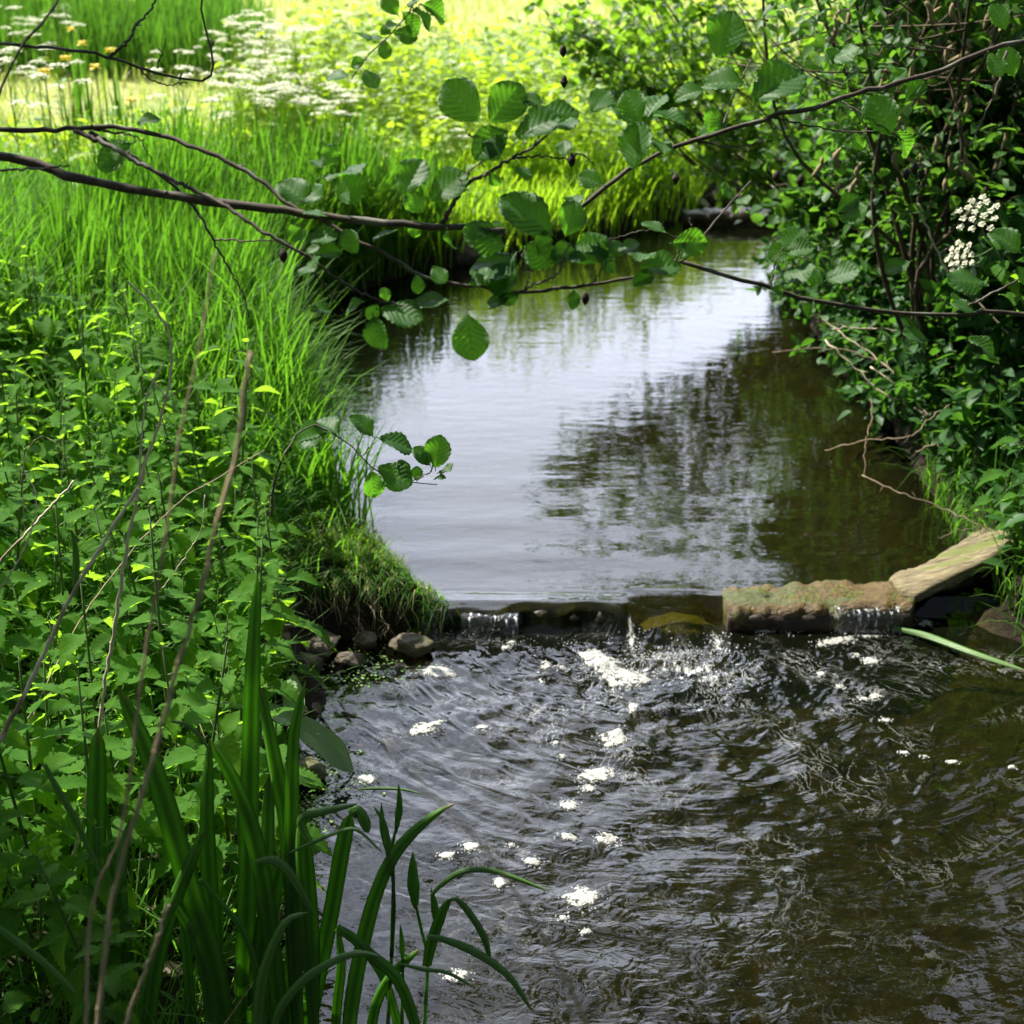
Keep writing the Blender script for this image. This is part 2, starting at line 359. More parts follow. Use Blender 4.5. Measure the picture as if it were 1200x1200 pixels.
def water_mat():
    m, nt, N, link, out = new_mat('stream_water')
    geo = N('ShaderNodeNewGeometry')
    at = N('ShaderNodeAttribute', attribute_name='luv'); sp = N('ShaderNodeSeparateXYZ'); link(at.outputs['Vector'], sp.inputs[0])
    turb = sp.outputs[0]                     # 0 calm upper pool .. 1 broken lower pool
    mp = N('ShaderNodeMapping'); mp.inputs['Scale'].default_value = (.55, 1.5, 1); link(geo.outputs['Position'], mp.inputs[0])
    a = N('ShaderNodeTexNoise', Scale=11.0, Detail=3.0, Roughness=.5); link(mp.outputs[0], a.inputs['Vector'])
    mp2 = N('ShaderNodeMapping'); mp2.inputs['Scale'].default_value = (.9, 1.25, 1); mp2.inputs['Rotation'].default_value = (0, 0, -.5); link(geo.outputs['Position'], mp2.inputs[0])
    b = N('ShaderNodeTexNoise', Scale=15.0, Detail=2.2, Roughness=.5, Distortion=1.7); link(mp2.outputs[0], b.inputs['Vector'])
    c = N('ShaderNodeTexNoise', Scale=4.5, Detail=1.0); link(mp2.outputs[0], c.inputs['Vector'])
    # arcs of ripple spreading from the gap in the weir
    rel = N('ShaderNodeVectorMath', operation='SUBTRACT'); link(geo.outputs['Position'], rel.inputs[0]); rel.inputs[1].default_value = (.51, 4.08, 0)
    rs_ = N('ShaderNodeSeparateXYZ'); link(rel.outputs[0], rs_.inputs[0])
    rad = N('ShaderNodeVectorMath', operation='LENGTH'); link(rel.outputs[0], rad.inputs[0]); rad = rad.outputs['Value']
    ang = math_(N, link, 'ARCTAN2', rs_.outputs[0], math_(N, link, 'MULTIPLY', rs_.outputs[1], -1.0))
    pv = N('ShaderNodeCombineXYZ'); link(math_(N, link, 'MULTIPLY', rad, 15.0), pv.inputs[0]); link(math_(N, link, 'MULTIPLY', ang, 5.0), pv.inputs[1])
    arc = N('ShaderNodeTexNoise', Scale=1.0, Detail=1.5, Roughness=.45, Distortion=1.3); link(pv.outputs[0], arc.inputs['Vector'])
    near = math_(N, link, 'MULTIPLY', math_(N, link, 'EXPONENT', math_(N, link, 'MULTIPLY', rad, -1.5)), sp.outputs[1])
    ha = math_(N, link, 'MULTIPLY', a.outputs[0], math_(N, link, 'MULTIPLY_ADD', sp.outputs[1], .04, .085))
    hb = math_(N, link, 'ADD', math_(N, link, 'MULTIPLY', math_(N, link, 'MULTIPLY', b.outputs[0], turb), .18), math_(N, link, 'MULTIPLY', math_(N, link, 'MULTIPLY', arc.outputs[0], near), 2.5))
    h = math_(N, link, 'ADD', math_(N, link, 'ADD', ha, hb), math_(N, link, 'MULTIPLY', c.outputs[0], math_(N, link, 'MULTIPLY_ADD', sp.outputs[1], .05, .07)))
    bp = N('ShaderNodeBump', Strength=1.0, Distance=.022); link(h, bp.inputs['Height'])
    fr = N('ShaderNodeFresnel', IOR=1.34); link(bp.outputs[0], fr.inputs['Normal'])
    gl = N('ShaderNodeBsdfGlossy', Roughness=.015); gl.inputs[0].default_value = (1, 1, 1, 1); link(bp.outputs[0], gl.inputs['Normal'])
    tr = N('ShaderNodeBsdfTransparent'); tr.inputs[0].default_value = (.42, .42, .20, 1)
    df = N('ShaderNodeBsdfDiffuse'); df.inputs[0].default_value = (.007, .009, .004, 1)
    body = N('ShaderNodeMixShader'); body.inputs[0].default_value = .3
    link(tr.outputs[0], body.inputs[1]); link(df.outputs[0], body.inputs[2])
    mx = N('ShaderNodeMixShader'); link(fr.outputs[0], mx.inputs[0]); link(body.outputs[0], mx.inputs[1]); link(gl.outputs[0], mx.inputs[2])
    # white water: air churned into the surface, broken up by fine streaky noise
    s1 = N('ShaderNodeMapping'); s1.inputs['Scale'].default_value = (1, .35, .35); link(geo.outputs['Position'], s1.inputs[0])
    f1 = N('ShaderNodeTexNoise', Scale=85.0, Detail=4.0, Roughness=.65, Distortion=.8); link(s1.outputs[0], f1.inputs['Vector'])
    p2 = N('ShaderNodeCombineXYZ'); link(math_(N, link, 'MULTIPLY', rad, 5.0), p2.inputs[0]); link(math_(N, link, 'MULTIPLY', ang, 7.0), p2.inputs[1])
    f2 = N('ShaderNodeTexNoise', Scale=1.6, Detail=4.0, Roughness=.6, Distortion=2.2); link(p2.outputs[0], f2.inputs['Vector'])
    ridge = math_(N, link, 'ABSOLUTE', math_(N, link, 'SUBTRACT', f2.outputs[0], .5))
    lines = N('ShaderNodeMapRange'); link(ridge, lines.inputs[0]); lines.inputs[1].default_value = .022; lines.inputs[2].default_value = .0; lines.inputs[3].default_value = 0; lines.inputs[4].default_value = 1
    gate = N('ShaderNodeMapRange'); link(c.outputs[0], gate.inputs[0]); gate.inputs[1].default_value = .48; gate.inputs[2].default_value = .62
    lfade = math_(N, link, 'MULTIPLY', math_(N, link, 'MULTIPLY', near, gate.outputs[0]), 1.05)
    air = N('ShaderNodeMapRange'); link(math_(N, link, 'ADD', f1.outputs[0], math_(N, link, 'MULTIPLY_ADD', sp.outputs[2], .62, -.62)), air.inputs[0]); air.inputs[1].default_value = .36; air.inputs[2].default_value = .56
    white = math_(N, link, 'MINIMUM', math_(N, link, 'MAXIMUM', math_(N, link, 'MULTIPLY', air.outputs[0], .85), math_(N, link, 'MULTIPLY', lines.outputs[0], lfade)), .85)
    wd = N('ShaderNodeBsdfPrincipled', Roughness=.3); wd.inputs['Base Color'].default_value = (.50, .51, .49, 1); link(bp.outputs[0], wd.inputs['Normal'])
    mw = N('ShaderNodeMixShader'); link(white, mw.inputs[0]); link(mx.outputs[0], mw.inputs[1]); link(wd.outputs[0], mw.inputs[2])
    link(mw.outputs[0], out.inputs[0])
    return m
M_water = water_mat()

def ground_mat():
    m, nt, N, link, out = new_mat('bank_ground')
    geo = N('ShaderNodeNewGeometry')
    at = N('ShaderNodeAttribute', attribute_name='luv'); sp = N('ShaderNodeSeparateXYZ'); link(at.outputs['Vector'], sp.inputs[0])
    n1 = N('ShaderNodeTexNoise', Scale=28.0, Detail=6.0, Roughness=.7); link(geo.outputs['Position'], n1.inputs['Vector'])
    n2 = N('ShaderNodeTexNoise', Scale=.35, Detail=4.0); link(geo.outputs['Position'], n2.inputs['Vector'])
    vo = N('ShaderNodeTexVoronoi', Scale=26.0); link(geo.outputs['Position'], vo.inputs['Vector'])
    soil = mixc(N, link, n1.outputs[0], (.006, .004, .0025), (.032, .022, .013))
    bed = mixc(N, link, vo.outputs['Color'], (.05, .038, .012), (.19, .13, .036))
    bed = mixc(N, link, n1.outputs[0], (.012, .010, .004), bed)
    mead = mixc(N, link, n2.outputs[0], (.30, .34, .10), (.46, .44, .20))
    turf = mixc(N, link, n1.outputs[0], (.03, .06, .012), (.07, .11, .02))
    col = mixc(N, link, sp.outputs[1], turf, mead)
    col = mixc(N, link, sp.outputs[0], col, soil)
    col = mixc(N, link, sp.outputs[2], col, bed)
    p = N('ShaderNodeBsdfPrincipled', Roughness=.9); link(col, p.inputs['Base Color']); p.inputs['Specular IOR Level'].default_value = .2
    b = N('ShaderNodeBump', Strength=1.0, Distance=.04); link(n1.outputs[0], b.inputs['Height']); link(b.outputs[0], p.inputs['Normal'])
    link(p.outputs[0], out.inputs[0])
    return m
M_ground = ground_mat()

# ------------------------------------------------------------------ stream outline and terrain
LEFT_PX = [(430, 1200), (385, 1100), (352, 1000), (362, 930), (398, 875), (405, 835), (368, 790), (392, 752), (470, 748), (540, 742)]
UPL_PX = [(545, 706), (505, 694), (470, 665), (400, 612), (372, 560), (345, 500), (322, 450), (330, 405), (385, 352), (490, 322), (590, 304), (690, 286), (760, 270), (800, 258)]
UPR_PX = [(905, 258), (905, 300), (925, 350), (960, 420), (1020, 480), (1070, 560), (1110, 620), (1130, 668)]
LOR_PX = [(1175, 735), (1225, 790), (1320, 920), (1420, 1200)]
poly = [(-.9, -6), (-.62, .4), (-.5, 1.6)]
poly += [tuple(at_z(x, y, .0)[:2]) for x, y in LEFT_PX]
poly += [tuple(at_z(x, y, ZU)[:2]) for x, y in UPL_PX]
poly += [(1.6, 10.3), (3.5, 11.2), (8, 12), (8, 10.6), (4, 9.9)]
poly += [tuple(at_z(x, y, ZU)[:2]) for x, y in UPR_PX]
poly += [tuple(at_z(x, y, .0)[:2]) for x, y in LOR_PX]
poly += [(1.75, .5), (1.6, -6)]
poly = np.array(poly)

def sdist(x, y):
    """signed distance to the stream outline, negative in the water"""
    x = np.asarray(x, float); y = np.asarray(y, float)
    d = np.full(x.shape, 1e9); ins = np.zeros(x.shape, bool)
    a = poly; b = np.roll(poly, -1, 0)
    for (x0, y0), (x1, y1) in zip(a, b):
        ex, ey = x1 - x0, y1 - y0
        t = np.clip(((x - x0) * ex + (y - y0) * ey) / (ex * ex + ey * ey + 1e-12), 0, 1)
        d = np.minimum(d, np.hypot(x - x0 - t * ex, y - y0 - t * ey))
        c = ((y0 > y) != (y1 > y)) & (x < (x1 - x0) * (y - y0) / (y1 - y0 + 1e-12) + x0)
        ins ^= c
    return np.where(ins, -d, d)
def sst(a, b, x):
    t = np.clip((x - a) / (b - a), 0, 1); return t * t * (3 - 2 * t)
def vnoise(x, y, f, seed=0):
    """cheap smooth value noise"""
    X, Y = x * f + seed * 17.3, y * f - seed * 9.1
    i, j = np.floor(X), np.floor(Y); fx, fy = X - i, Y - j
    h = lambda a, b: np.modf(np.abs(np.sin(a * 127.1 + b * 311.7) * 43758.5453))[0]
    fx = fx * fx * (3 - 2 * fx); fy = fy * fy * (3 - 2 * fy)
    return (h(i, j) * (1 - fx) + h(i + 1, j) * fx) * (1 - fy) + (h(i, j + 1) * (1 - fx) + h(i + 1, j + 1) * fx) * fy
def weir_s(y): return sst(3.80, 4.02, y)
def zground(x, y):
    x = np.asarray(x, float); y = np.asarray(y, float)
    d = sdist(x, y)
    wl = ZU * weir_s(y)
    left = x < .35 + .12 * np.clip(y - 5, 0, 5)
    near = sst(3.55, 3.35, y)                                  # gentle shore of the lower pool on the left
    B = np.where(left, .20 * (1 - near) + .07 * near, .22)
    B = B + np.where(left, .10 * sst(4.6, 5.6, y) - .16 * sst(6.6, 8.0, y) - .07 * sst(4.9, 4.3, y) * sst(3.5, 3.8, y), 0)
    w = np.where(left, .10 + .18 * near, .22)
    out = wl - .03 + B * sst(-.03, 1, d / w) + .11 * np.clip(d, 0, 1.6) + .015 * np.clip(d, 0, 10)
    out = np.where(y > 9, np.minimum(out, .5), out)
    out = out + (vnoise(x, y, 3.0) - .5) * .05 + (vnoise(x, y, 11.0, 1) - .5) * .03
    dep = .20 + .05 * weir_s(y)
    inn = wl - .03 - dep * sst(0, .35, -d) + (vnoise(x, y, 6.0, 2) - .5) * .04
    z = np.where(d > 0, out, inn)
    far = np.hypot(x, y)
    z = z + 2.5 * sst(60, 400, far) * 0
    return z

def axis(fine0, fine1, step, lo, hi, grow=1.22):
    a = list(np.arange(fine0, fine1 + 1e-6, step)); s = step; p = fine1
    while p < hi: s *= grow; p += s; a.append(p)
    s = step; p = fine0; pre = []
    while p > lo: s *= grow; p -= s; pre.append(p)
    return np.array(pre[::-1] + a)
def grid_mesh(xs, ys, zf, af):
    X, Y = np.meshgrid(xs, ys, indexing='ij'); Z = zf(X, Y)
    V = np.stack([X, Y, Z], -1).reshape(-1, 3); A = af(X, Y, Z).reshape(-1, 3)
    n = len(ys); i = np.arange(len(xs) - 1)[:, None] * n; j = np.arange(n - 1)[None]
    F = np.stack([i + j, i + n + j, i + n + j + 1, i + j + 1], -1).reshape(-1, 4)
    return V, F, A
def gatt(X, Y, Z):
    d = sdist(X, Y)
    soil = sst(.30, .02, d) * (d > -.02) + .9 * sst(2.2, .6, d) * (Y < 5.2)
    mead = sst(9.5, 11, Y)
    return np.stack([np.clip(soil, 0, 1), mead, sst(-.02, -.10, d)], -1)
mb = MB(); mb.add(*grid_mesh(axis(-3.2, 3.2, .045, -900, 900), axis(1.2, 10.6, .045, -300, 1800), zground, gatt))
tag(mb.build('ground', M_ground), 'dark soil banks, stream bed and pale flat meadow beyond', 'ground', kind='structure')

# ------------------------------------------------------------------ water
def zwater(X, Y):
    bul = .010 * np.exp(-((Y - 3.97) / .05) ** 2)
    lip = 3.915 + .02 * np.sin(X * 9) + .012 * np.sin(X * 31)
    sill = ZU * sst(lip - .045, lip + .02, Y) + bul
    # tongue of water through the gap
    gx = (X - .51) / .15
    gap = (ZU + .012) * sst(3.74 + .06 * gx ** 2, 4.08, Y) - .02 * np.exp(-((Y - 3.80) / .06) ** 2) * np.exp(-gx ** 2)
    log = ZU * sst(4.0, 4.01, Y)
    a = sst(.33, .435, X); b = sst(.575, .665, X)
    z = sill * (1 - a) + gap * a * (1 - b) + log * b
    up = sst(4.02, 4.12, Y); z = z * (1 - up) + ZU * up
    # broken water below the weir
    r = np.hypot(X - .52, (Y - 3.68) * .9)
    amp = np.exp(-r / .55) * (Y < 3.85) * sst(3.86, 3.74, Y)
    n = (vnoise(X, Y, 9, 3) - .5) * .030 + (vnoise(X + .3 * vnoise(X, Y, 5, 8), Y, 21, 4) - .5) * .022 + (vnoise(X, Y, 45, 5) - .5) * .008
    low = sst(3.86, 3.75, Y)
    z = z + amp * n * 1.3 + low * ((vnoise(X, Y, 5, 6) - .5) * .006 + (vnoise(X + .2 * vnoise(X, Y, 6, 9), Y, 14, 7) - .5) * .006)
    # standing lines on the smooth lip, and a long swell in the pool above
    z = z + (1 - low) * (.0012 * np.sin((Y - 3.9) * 120 + X * 3) * np.exp(-((Y - 4.0) / .08) ** 2) + .0012 * np.sin(Y * 22 + 2 * vnoise(X, Y, 2, 1)))
    return z
def watt(X, Y, Z):
    t = sst(3.95, 3.7, Y) * (.35 + .65 * sst(-.35, .25, X + .25 * (3.0 - Y)))
    t = np.clip(t + .5 * np.exp(-np.hypot(X - .52, Y - 3.9) / .25), 0, 1)
    t = t * (1 - .8 * sst(.5, 1.3, X + .3 * (vnoise(X, Y, 3, 2) - .5))) * (.12 + 1.25 * sst(.2, .85, vnoise(X, Y, 2.6, 12)))
    g = lambda x, y, sx, sy: np.exp(-((X - x) / sx) ** 2 - ((Y - y) / sy) ** 2)
    edge = np.maximum(g(.375, 3.86, .022, .11), g(.645, 3.84, .022, .12))
    foot = np.maximum.reduce([.95 * g(.52, 3.70, .17, .055), .9 * g(.60, 3.62, .10, .09), .7 * g(.36, 3.70, .07, .07), .9 * g(1.13, 3.885, .12, .022), .55 * g(.9, 3.89, .2, .015), .6 * g(.05, 3.83, .22, .02), .6 * g(.70, 3.62, .12, .10)])
    return np.stack([t, sst(3.95, 3.72, Y), np.clip(np.maximum(edge, foot), 0, 1)], -1)
mb = MB(); mb.add(*grid_mesh(axis(-.75, 2.1, .0125, -3, 9, 1.3), axis(1.7, 4.4, .0125, -6, 13, 1.12), zwater, watt))
tag(mb.build('stream_water', M_water), 'brown stream water sliding over a low weir into a rippled pool', 'water', kind='structure')

# ------------------------------------------------------------------ weir timbers and stones
def slab(mb, P, w, h, n=40, rough=.012, seed=0, mat=0):
    """rough squared timber along P (3-D line of its top middle), width w across, height h down"""
    P = smooth_line(P, n); T = nrm(np.gradient(P, axis=0)); S = nrm(np.cross(T, [0, 0, 1])); U = np.cross(S, T)
    cs = []
    for k in range(28):
        a = 2 * PI * k / 28; c, s_ = math.cos(a), math.sin(a)
        q = (abs(c) ** 8 + abs(s_) ** 8) ** (-1 / 8)
        cs.append((c * q * .5, s_ * q * .5))
    cs = np.array(cs); k = len(cs)
    t = np.linspace(0, 1, n)
    e = np.minimum(1, np.minimum(t, 1 - t) * 14 + .72)
    wv = w * e * (1 + .10 * (vnoise(t * 6, t * 0, 1, seed) - .5)); hv = h * e
    V = P[:, None] + S[:, None] * (wv[:, None] * cs[None, :, 0])[..., None] + U[:, None] * (hv[:, None] * (cs[None, :, 1] - .5))[..., None]
    ang = np.arange(k)[None] * .7 + 0 * t[:, None]
    nn = (vnoise(t[:, None] * 14 + 0 * ang, ang, 1, seed + 1) - .5) * 2 * rough + (vnoise(t[:, None] * 45 + 0 * ang, ang * 3, 1, seed + 2) - .5) * rough
    V = V + nn[..., None] * (S[:, None] * cs[None, :, 0:1] + U[:, None] * cs[None, :, 1:2])
    i = np.arange(n - 1)[:, None] * k; j = np.arange(k)[None]; j2 = (j + 1) % k
    F = np.stack([i + j, i + j2, i + k + j2, i + k + j], -1).reshape(-1, 4)
    mb.add(V.reshape(-1, 3), [F, np.arange(k)[None, ::-1], (np.arange(k) + (n - 1) * k)[None]], None, mat)

lg = empty('weir_log', (1.0, 4.0, 0), 'wet orange-brown squared log across the stream, right of the water gap', 'log')
mb = MB(); slab(mb, [(.68, 4.01, .078), (.95, 4.015, .08), (1.28, 4.02, .088)], .19, .22, rough=.024, seed=3); mb.build('beam', M_log, lg)
mb = MB(); slab(mb, [(.685, 3.935, .050), (.95, 3.94, .053), (1.275, 3.945, .058)], .052, .20, rough=.010, seed=5); mb.build('shaded_front', M_logdark, lg)  # near-black slab that puts the shade of the log's front face into colour
# moss tufts on it
mb = MB(); k = 420; px = np.concatenate([R.normal(c, .035, k // 4) for c in (.82, .95, 1.08, 1.2)]); P = np.stack([np.clip(px, .72, 1.26), R.uniform(3.95, 4.05, len(px)) - .0, np.full(len(px), .086)], -1)
keep = vnoise(P[:, 0], P[:, 1], 16, 4) > .45; P = P[keep]; n = len(P)
blades(mb, P, R.uniform(.006, .016, n), R.uniform(.002, .004, n), R.uniform(.2, 1, n), R.uniform(0, 6.3, n), R.uniform(0, .4, n), R.rand(n), 2)
mb.build('moss', M_moss, lg)['kind'] = 'stuff'
pk = empty('weir_plank', (1.45, 4.1, .1), 'pale weathered timber sloping from the wet log up into the right bank', 'plank')
mb = MB(); slab(mb, [(1.24, 4.03, .098), (1.42, 4.09, .155), (1.66, 4.20, .245), (1.95, 4.36, .34)], .135, .042, rough=.014, seed=9); mb.build('timber', M_plank, pk)
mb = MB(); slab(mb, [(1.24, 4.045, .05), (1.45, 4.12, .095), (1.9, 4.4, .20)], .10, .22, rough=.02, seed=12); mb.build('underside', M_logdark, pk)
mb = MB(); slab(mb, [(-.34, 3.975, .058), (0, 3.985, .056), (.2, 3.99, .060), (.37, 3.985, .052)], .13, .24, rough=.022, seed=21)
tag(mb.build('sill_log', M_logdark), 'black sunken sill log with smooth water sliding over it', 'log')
mb = MB(); c0 = at_z(800, 256, .1); slab(mb, [c0 + [0, 0, .04], c0 + [.4, -.05, .07], c0 + [.85, -.12, .02]], .16, .16, rough=.03, seed=31)
tag(mb.build('fallen_log', M_logdark), 'dark fallen log lying across the far bend of the stream', 'log')

def rock(name, c, size, seed, label, mat=M_stone):
    import bmesh
    bm = bmesh.new(); bmesh.ops.create_icosphere(bm, subdivisions=4, radius=1)
    rs = np.random.RandomState(seed); dirs = nrm(rs.normal(size=(9, 3))); ofs = rs.uniform(.55, .95, 9)
    for v in bm.verts:
        p = np.array(v.co)
        for d_, o_ in zip(dirs, ofs):
            q = p @ d_
            if q > o_: p = p - d_ * (q - o_) * .85
        p = p * (1 + .06 * math.sin(7 * p[0] + seed) * math.sin(6 * p[1] + 4 * p[2]) + .03 * math.sin(17 * p[1] + seed) * math.sin(15 * p[0] + 13 * p[2]))
        v.co = Vector(p * np.array(size) + np.array(c))
    V = np.array([v.co[:] for v in bm.verts]); F = np.array([[l.index for l in f.verts] for f in bm.faces]); bm.free()
    mb = MB(); mb.add(V, F); return tag(mb.build(name, mat), label, 'stone')
def zg1(x, y): return float(zground(np.array([x]), np.array([y]))[0])
for i, (px, py, s, lab) in enumerate([
    (372, 758, (.085, .07, .04), 'pale brown stone at the water edge below the turfy bank end'),
    (412, 772, (.05, .045, .025), 'small brown stone half in the water beside the duckweed'),
    (482, 757, (.07, .05, .04), 'dark wet stone under the overhanging bank beside the sill log'),
    (352, 778, (.09, .07, .05), 'mossy stone at the foot of the nettles behind the pale brown stone'),
    (430, 752, (.045, .04, .03), 'dark stone wedged between two bigger stones under the bank'),
    (352, 905, (.07, .06, .04), 'low stone under the big dock leaf at the shore')]):
    c = at_z(px, py, .02); rock('stone', c, s, 11 + i, lab)
rock('stone', at_z(792, 742, -.045), (.13, .10, .05), 77, 'golden-green mossy stone seen through the water in the gap', M_moss_stone)
for i, (px, py, s, lab) in enumerate([(850, 232, (.18, .14, .10), 'pale sunlit stone behind the far fallen log'), (812, 240, (.12, .1, .08), 'small pale stone left of the sunlit one at the far bend'), (540, 300, (.2, .12, .1), 'dark clod at the foot of the far left bank')]):
    c = at_z(px, py, .10); rock('stone', c, s, 41 + i, lab)

# ------------------------------------------------------------------ grass and meadow (uncountable: stuff)
def spots(n, x0, x1, y0, y1, dmin=.02, dmax=99, f=None):
    out = np.zeros((0, 3))
    while len(out) < n:
        x = R.uniform(x0, x1, n * 2); y = R.uniform(y0, y1, n * 2); d = sdist(x, y)
        ok = (d > dmin) & (d < dmax)
        half = .40 * y + 1.2; ok &= np.abs(x) < half
        if f is not None: ok &= f(x, y)
        x, y = x[ok], y[ok]
        out = np.vstack([out, np.stack([x, y, zground(x, y)], -1)])
        if len(x) == 0: break
    return out[:n]
WIND = .4
def grass(name, P, h, w, label, mat, lean=(.1, .6), droop=(0, .35), seg=4, cat='grass'):
    mb = MB(); n = len(P)
    cl = vnoise(P[:, 0], P[:, 1], 2.2, 6)
    hh = R.uniform(*h, n) * (.65 + .7 * cl)
    blades(mb, P, hh, R.uniform(*w, n), R.uniform(*lean, n), R.normal(WIND, 1.6, n), R.uniform(*droop, n), np.clip(cl * .5 + R.rand(n) * .5, 0, 1), seg)
    return tag(mb.build(name, mat, smooth=False), label, cat, kind='stuff')
grass('tall_grass', spots(18500, -5.5, .4, 4.3, 8.2, .03, f=lambda x, y: (x < .2 + .13 * (y - 6)) & ((y > 5.0) | (x > -1.5)) & (y < 7.6 + .5 * vnoise(x, y, .9, 3))), (.30, .56), (.007, .014), 'tall bright green grass along the far left bank', M_grass)
grass('flag_leaves', spots(2600, -2.3, -.4, 5.4, 8.6, .05, .9), (.45, .74), (.013, .020), 'stand of broad upright green blades on the far left bank', M_grass, (.05, .35), (0, .15))
grass('hanging_grass', spots(3000, -1.6, .4, 5.0, 7.6, .0, .30, lambda x, y: x < .45 + .16 * (y - 5)), (.18, .34), (.007, .012), 'grass hanging over the far left bank to the water', M_grass, (.3, .9), (.1, .8), 5)
grass('far_bank_grass', spots(4000, -1.6, 1.9, 7.2, 10.4, .0, 1.1, lambda x, y: x < .55 + .2 * (y - 6)), (.22, .42), (.008, .012), 'sunlit upright grass growing down to the water along the far bank', M_farbank, (.1, .6), (0, .3), 4)
grass('middle_grass', spots(14000, -6.5, .6, 7.6, 10.4, .1), (.14, .30), (.007, .011), 'yellow-green sunlit grass behind the tall grass', M_herb, (.1, .7), (0, .4), 3)
grass('meadow_grass', spots(26000, -11, 9, 10.4, 27, .3), (.10, .22), (.010, .018), 'short pale sunlit grass of the open meadow', M_meadow, seg=2)
grass('reed_bed', spots(6500, -9, -2.6, 13.4, 16.2, .3), (.50, .72), (.014, .022), 'band of dark green reeds across the meadow', M_reed, (.05, .3), (0, .15))
grass('bank_grass', spots(13000, -3.2, .3, 3.3, 6.6, .05, .75, lambda x, y: (y > 4.5) | (x < -.75)), (.16, .34), (.0035, .0065), 'fine grass spilling over the edge of the left bank', M_bankgrass, (.3, 1.0), (.1, .7), 5)
grass('undergrowth', spots(6500, -3.2, .0, 1.6, 5.5, .12, 2.2), (.10, .40), (.003, .006), 'thin shaded grass between the nettles', M_bankgrass, (.3, 1.1), (.1, .6), 4)
tf = lambda x, y: (y > 4.0 + .03 * np.sin(x * 30)) & (y < 4.75)
grass('turf', spots(7000, -1.0, -.1, 3.86, 4.6, .0, .45, tf), (.03, .08), (.0022, .004), 'short sunlit turf on the end of the bank by the weir', M_moss, (.2, .9), (.1, .6), 4)
grass('right_bank_grass', spots(3600, 1.25, 2.6, 3.3, 5.0, .0, .8, lambda x, y: ~((x < 1.56) & (y > 3.9) & (y < 4.4))), (.12, .30), (.003, .006), 'grass tufts hanging beside the sloping plank', M_bankgrass, (.3, 1.0), (.2, .8), 5)

P = spots(520, -.95, -.12, 3.93, 4.12, .03, .16); n = len(P); mb = MB()
blades(mb, P, R.uniform(.03, .085, n), R.uniform(.002, .0035, n), R.uniform(.7, 1.6, n), R.normal(-PI / 2, .6, n), R.uniform(.9, 2.2, n), R.rand(n), 6)
tag(mb.build('overhanging_grass', M_bankgrass, smooth=False), 'grass hanging over the dark undercut end of the bank', 'grass', kind='stuff')
mb = MB()
for _ in range(60):
    x = R.uniform(-.75, -.2); y = 3.93 + R.uniform(-.04, .05); z = zg1(x, y) + .01; q = np.array([x, y, z]); tube(mb, [q, q + [R.normal(0, .02), -.03, -.02], q + [R.normal(0, .03), -.04, -R.uniform(.05, .12)]], [.0014, .0005], 4, 6, knob=.3)
tag(mb.build('bank_roots', M_drydark), 'fine roots dangling from the undercut bank', 'roots', kind='stuff')
# leafy herbs beyond the far bank
def herb_mass(name, P, hgt, nl, size, mat, label, tpl=T_OVATE):
    mb = MB(); n = len(P)
    k = n * nl; idx = np.repeat(np.arange(n), nl)
    h = (R.uniform(*hgt, n) * (.5 + .9 * vnoise(P[:, 0], P[:, 1], 1.5, 3)))[idx] * np.tile(np.linspace(.25, 1, nl), n)
    Q = P[idx] + np.stack([R.normal(0, .03, k), R.normal(0, .03, k), h], -1)
    az = R.uniform(0, 2 * PI, k); D = np.stack([np.cos(az), np.sin(az), R.uniform(-.4, .6, k)], -1)
    up = nrm(np.stack([R.normal(0, .4, k), R.normal(0, .4, k), np.ones(k)], -1))
    X, Y, Z = leaf_axes(D, up, R.normal(0, .3, k))
    mb.scatter(tpl, X, Y, Z, Q, R.uniform(*size, k), R.rand(k))
    blades(mb, P, h[nl - 1::nl], np.full(n, .005), R.uniform(0, .2, n), R.uniform(0, 6, n), np.zeros(n), R.rand(n), 3)
    return tag(mb.build(name, mat), label, 'plants', kind='stuff')
herb_mass('leafy_herbs', spots(2200, -1.9, 2.2, 9.2, 13.2, .15), (.35, .70), 8, (.05, .10), M_herb, 'sunlit yellow-green leafy herbs beyond the far bank')
herb_mass('meadow_weeds', spots(700, -6.5, -1.0, 8.2, 13.5, .15, f=lambda x, y: (x > -1.9) | (y < 9.6)), (.25, .5), 7, (.04, .08), M_herb, 'scattered sunlit weeds among the bank grass')
herb_mass('right_bank_undergrowth', spots(2400, .9, 4.5, 3.9, 9.5, .05, 1.8), (.25, .6), 7, (.05, .09), M_shrub, 'dark leafy undergrowth under the bushes on the right bank')

# dead leaves and duckweed at the left shore
P = spots(900, -2.2, -.3, 1.6, 4.2, .0, 1.6); n = len(P); mb = MB(); az = R.uniform(0, 6.3, n)
X, Y, Z = leaf_axes(np.stack([np.cos(az), np.sin(az), R.normal(0, .15, n)], -1), np.tile([0, 0, 1.0], (n, 1)), R.normal(0, .4, n))
mb.scatter(T_OVATE, X, Y, Z, P + [0, 0, .008], R.uniform(.02, .06, n), R.rand(n)); tag(mb.build('leaf_litter', M_litter), 'brown dead leaves on the bare soil of the left shore', 'dead leaves', kind='stuff')
mb = MB(); pts = []
for cx, cy, sx, sy, k in ((428, 778, 26, 10, 160), (385, 905, 26, 18, 260), (372, 935, 14, 20, 120), (415, 800, 20, 8, 50)):
    for _ in range(k): pts.append(at_z(R.normal(cx, sx), R.normal(cy, sy), .006))
P = np.array(pts); n = len(P); az = R.uniform(0, 6.3, n)
X, Y, Z = leaf_axes(np.stack([np.cos(az), np.sin(az), np.zeros(n)], -1), np.tile([0, 0, 1.0], (n, 1)), R.normal(0, .15, n))
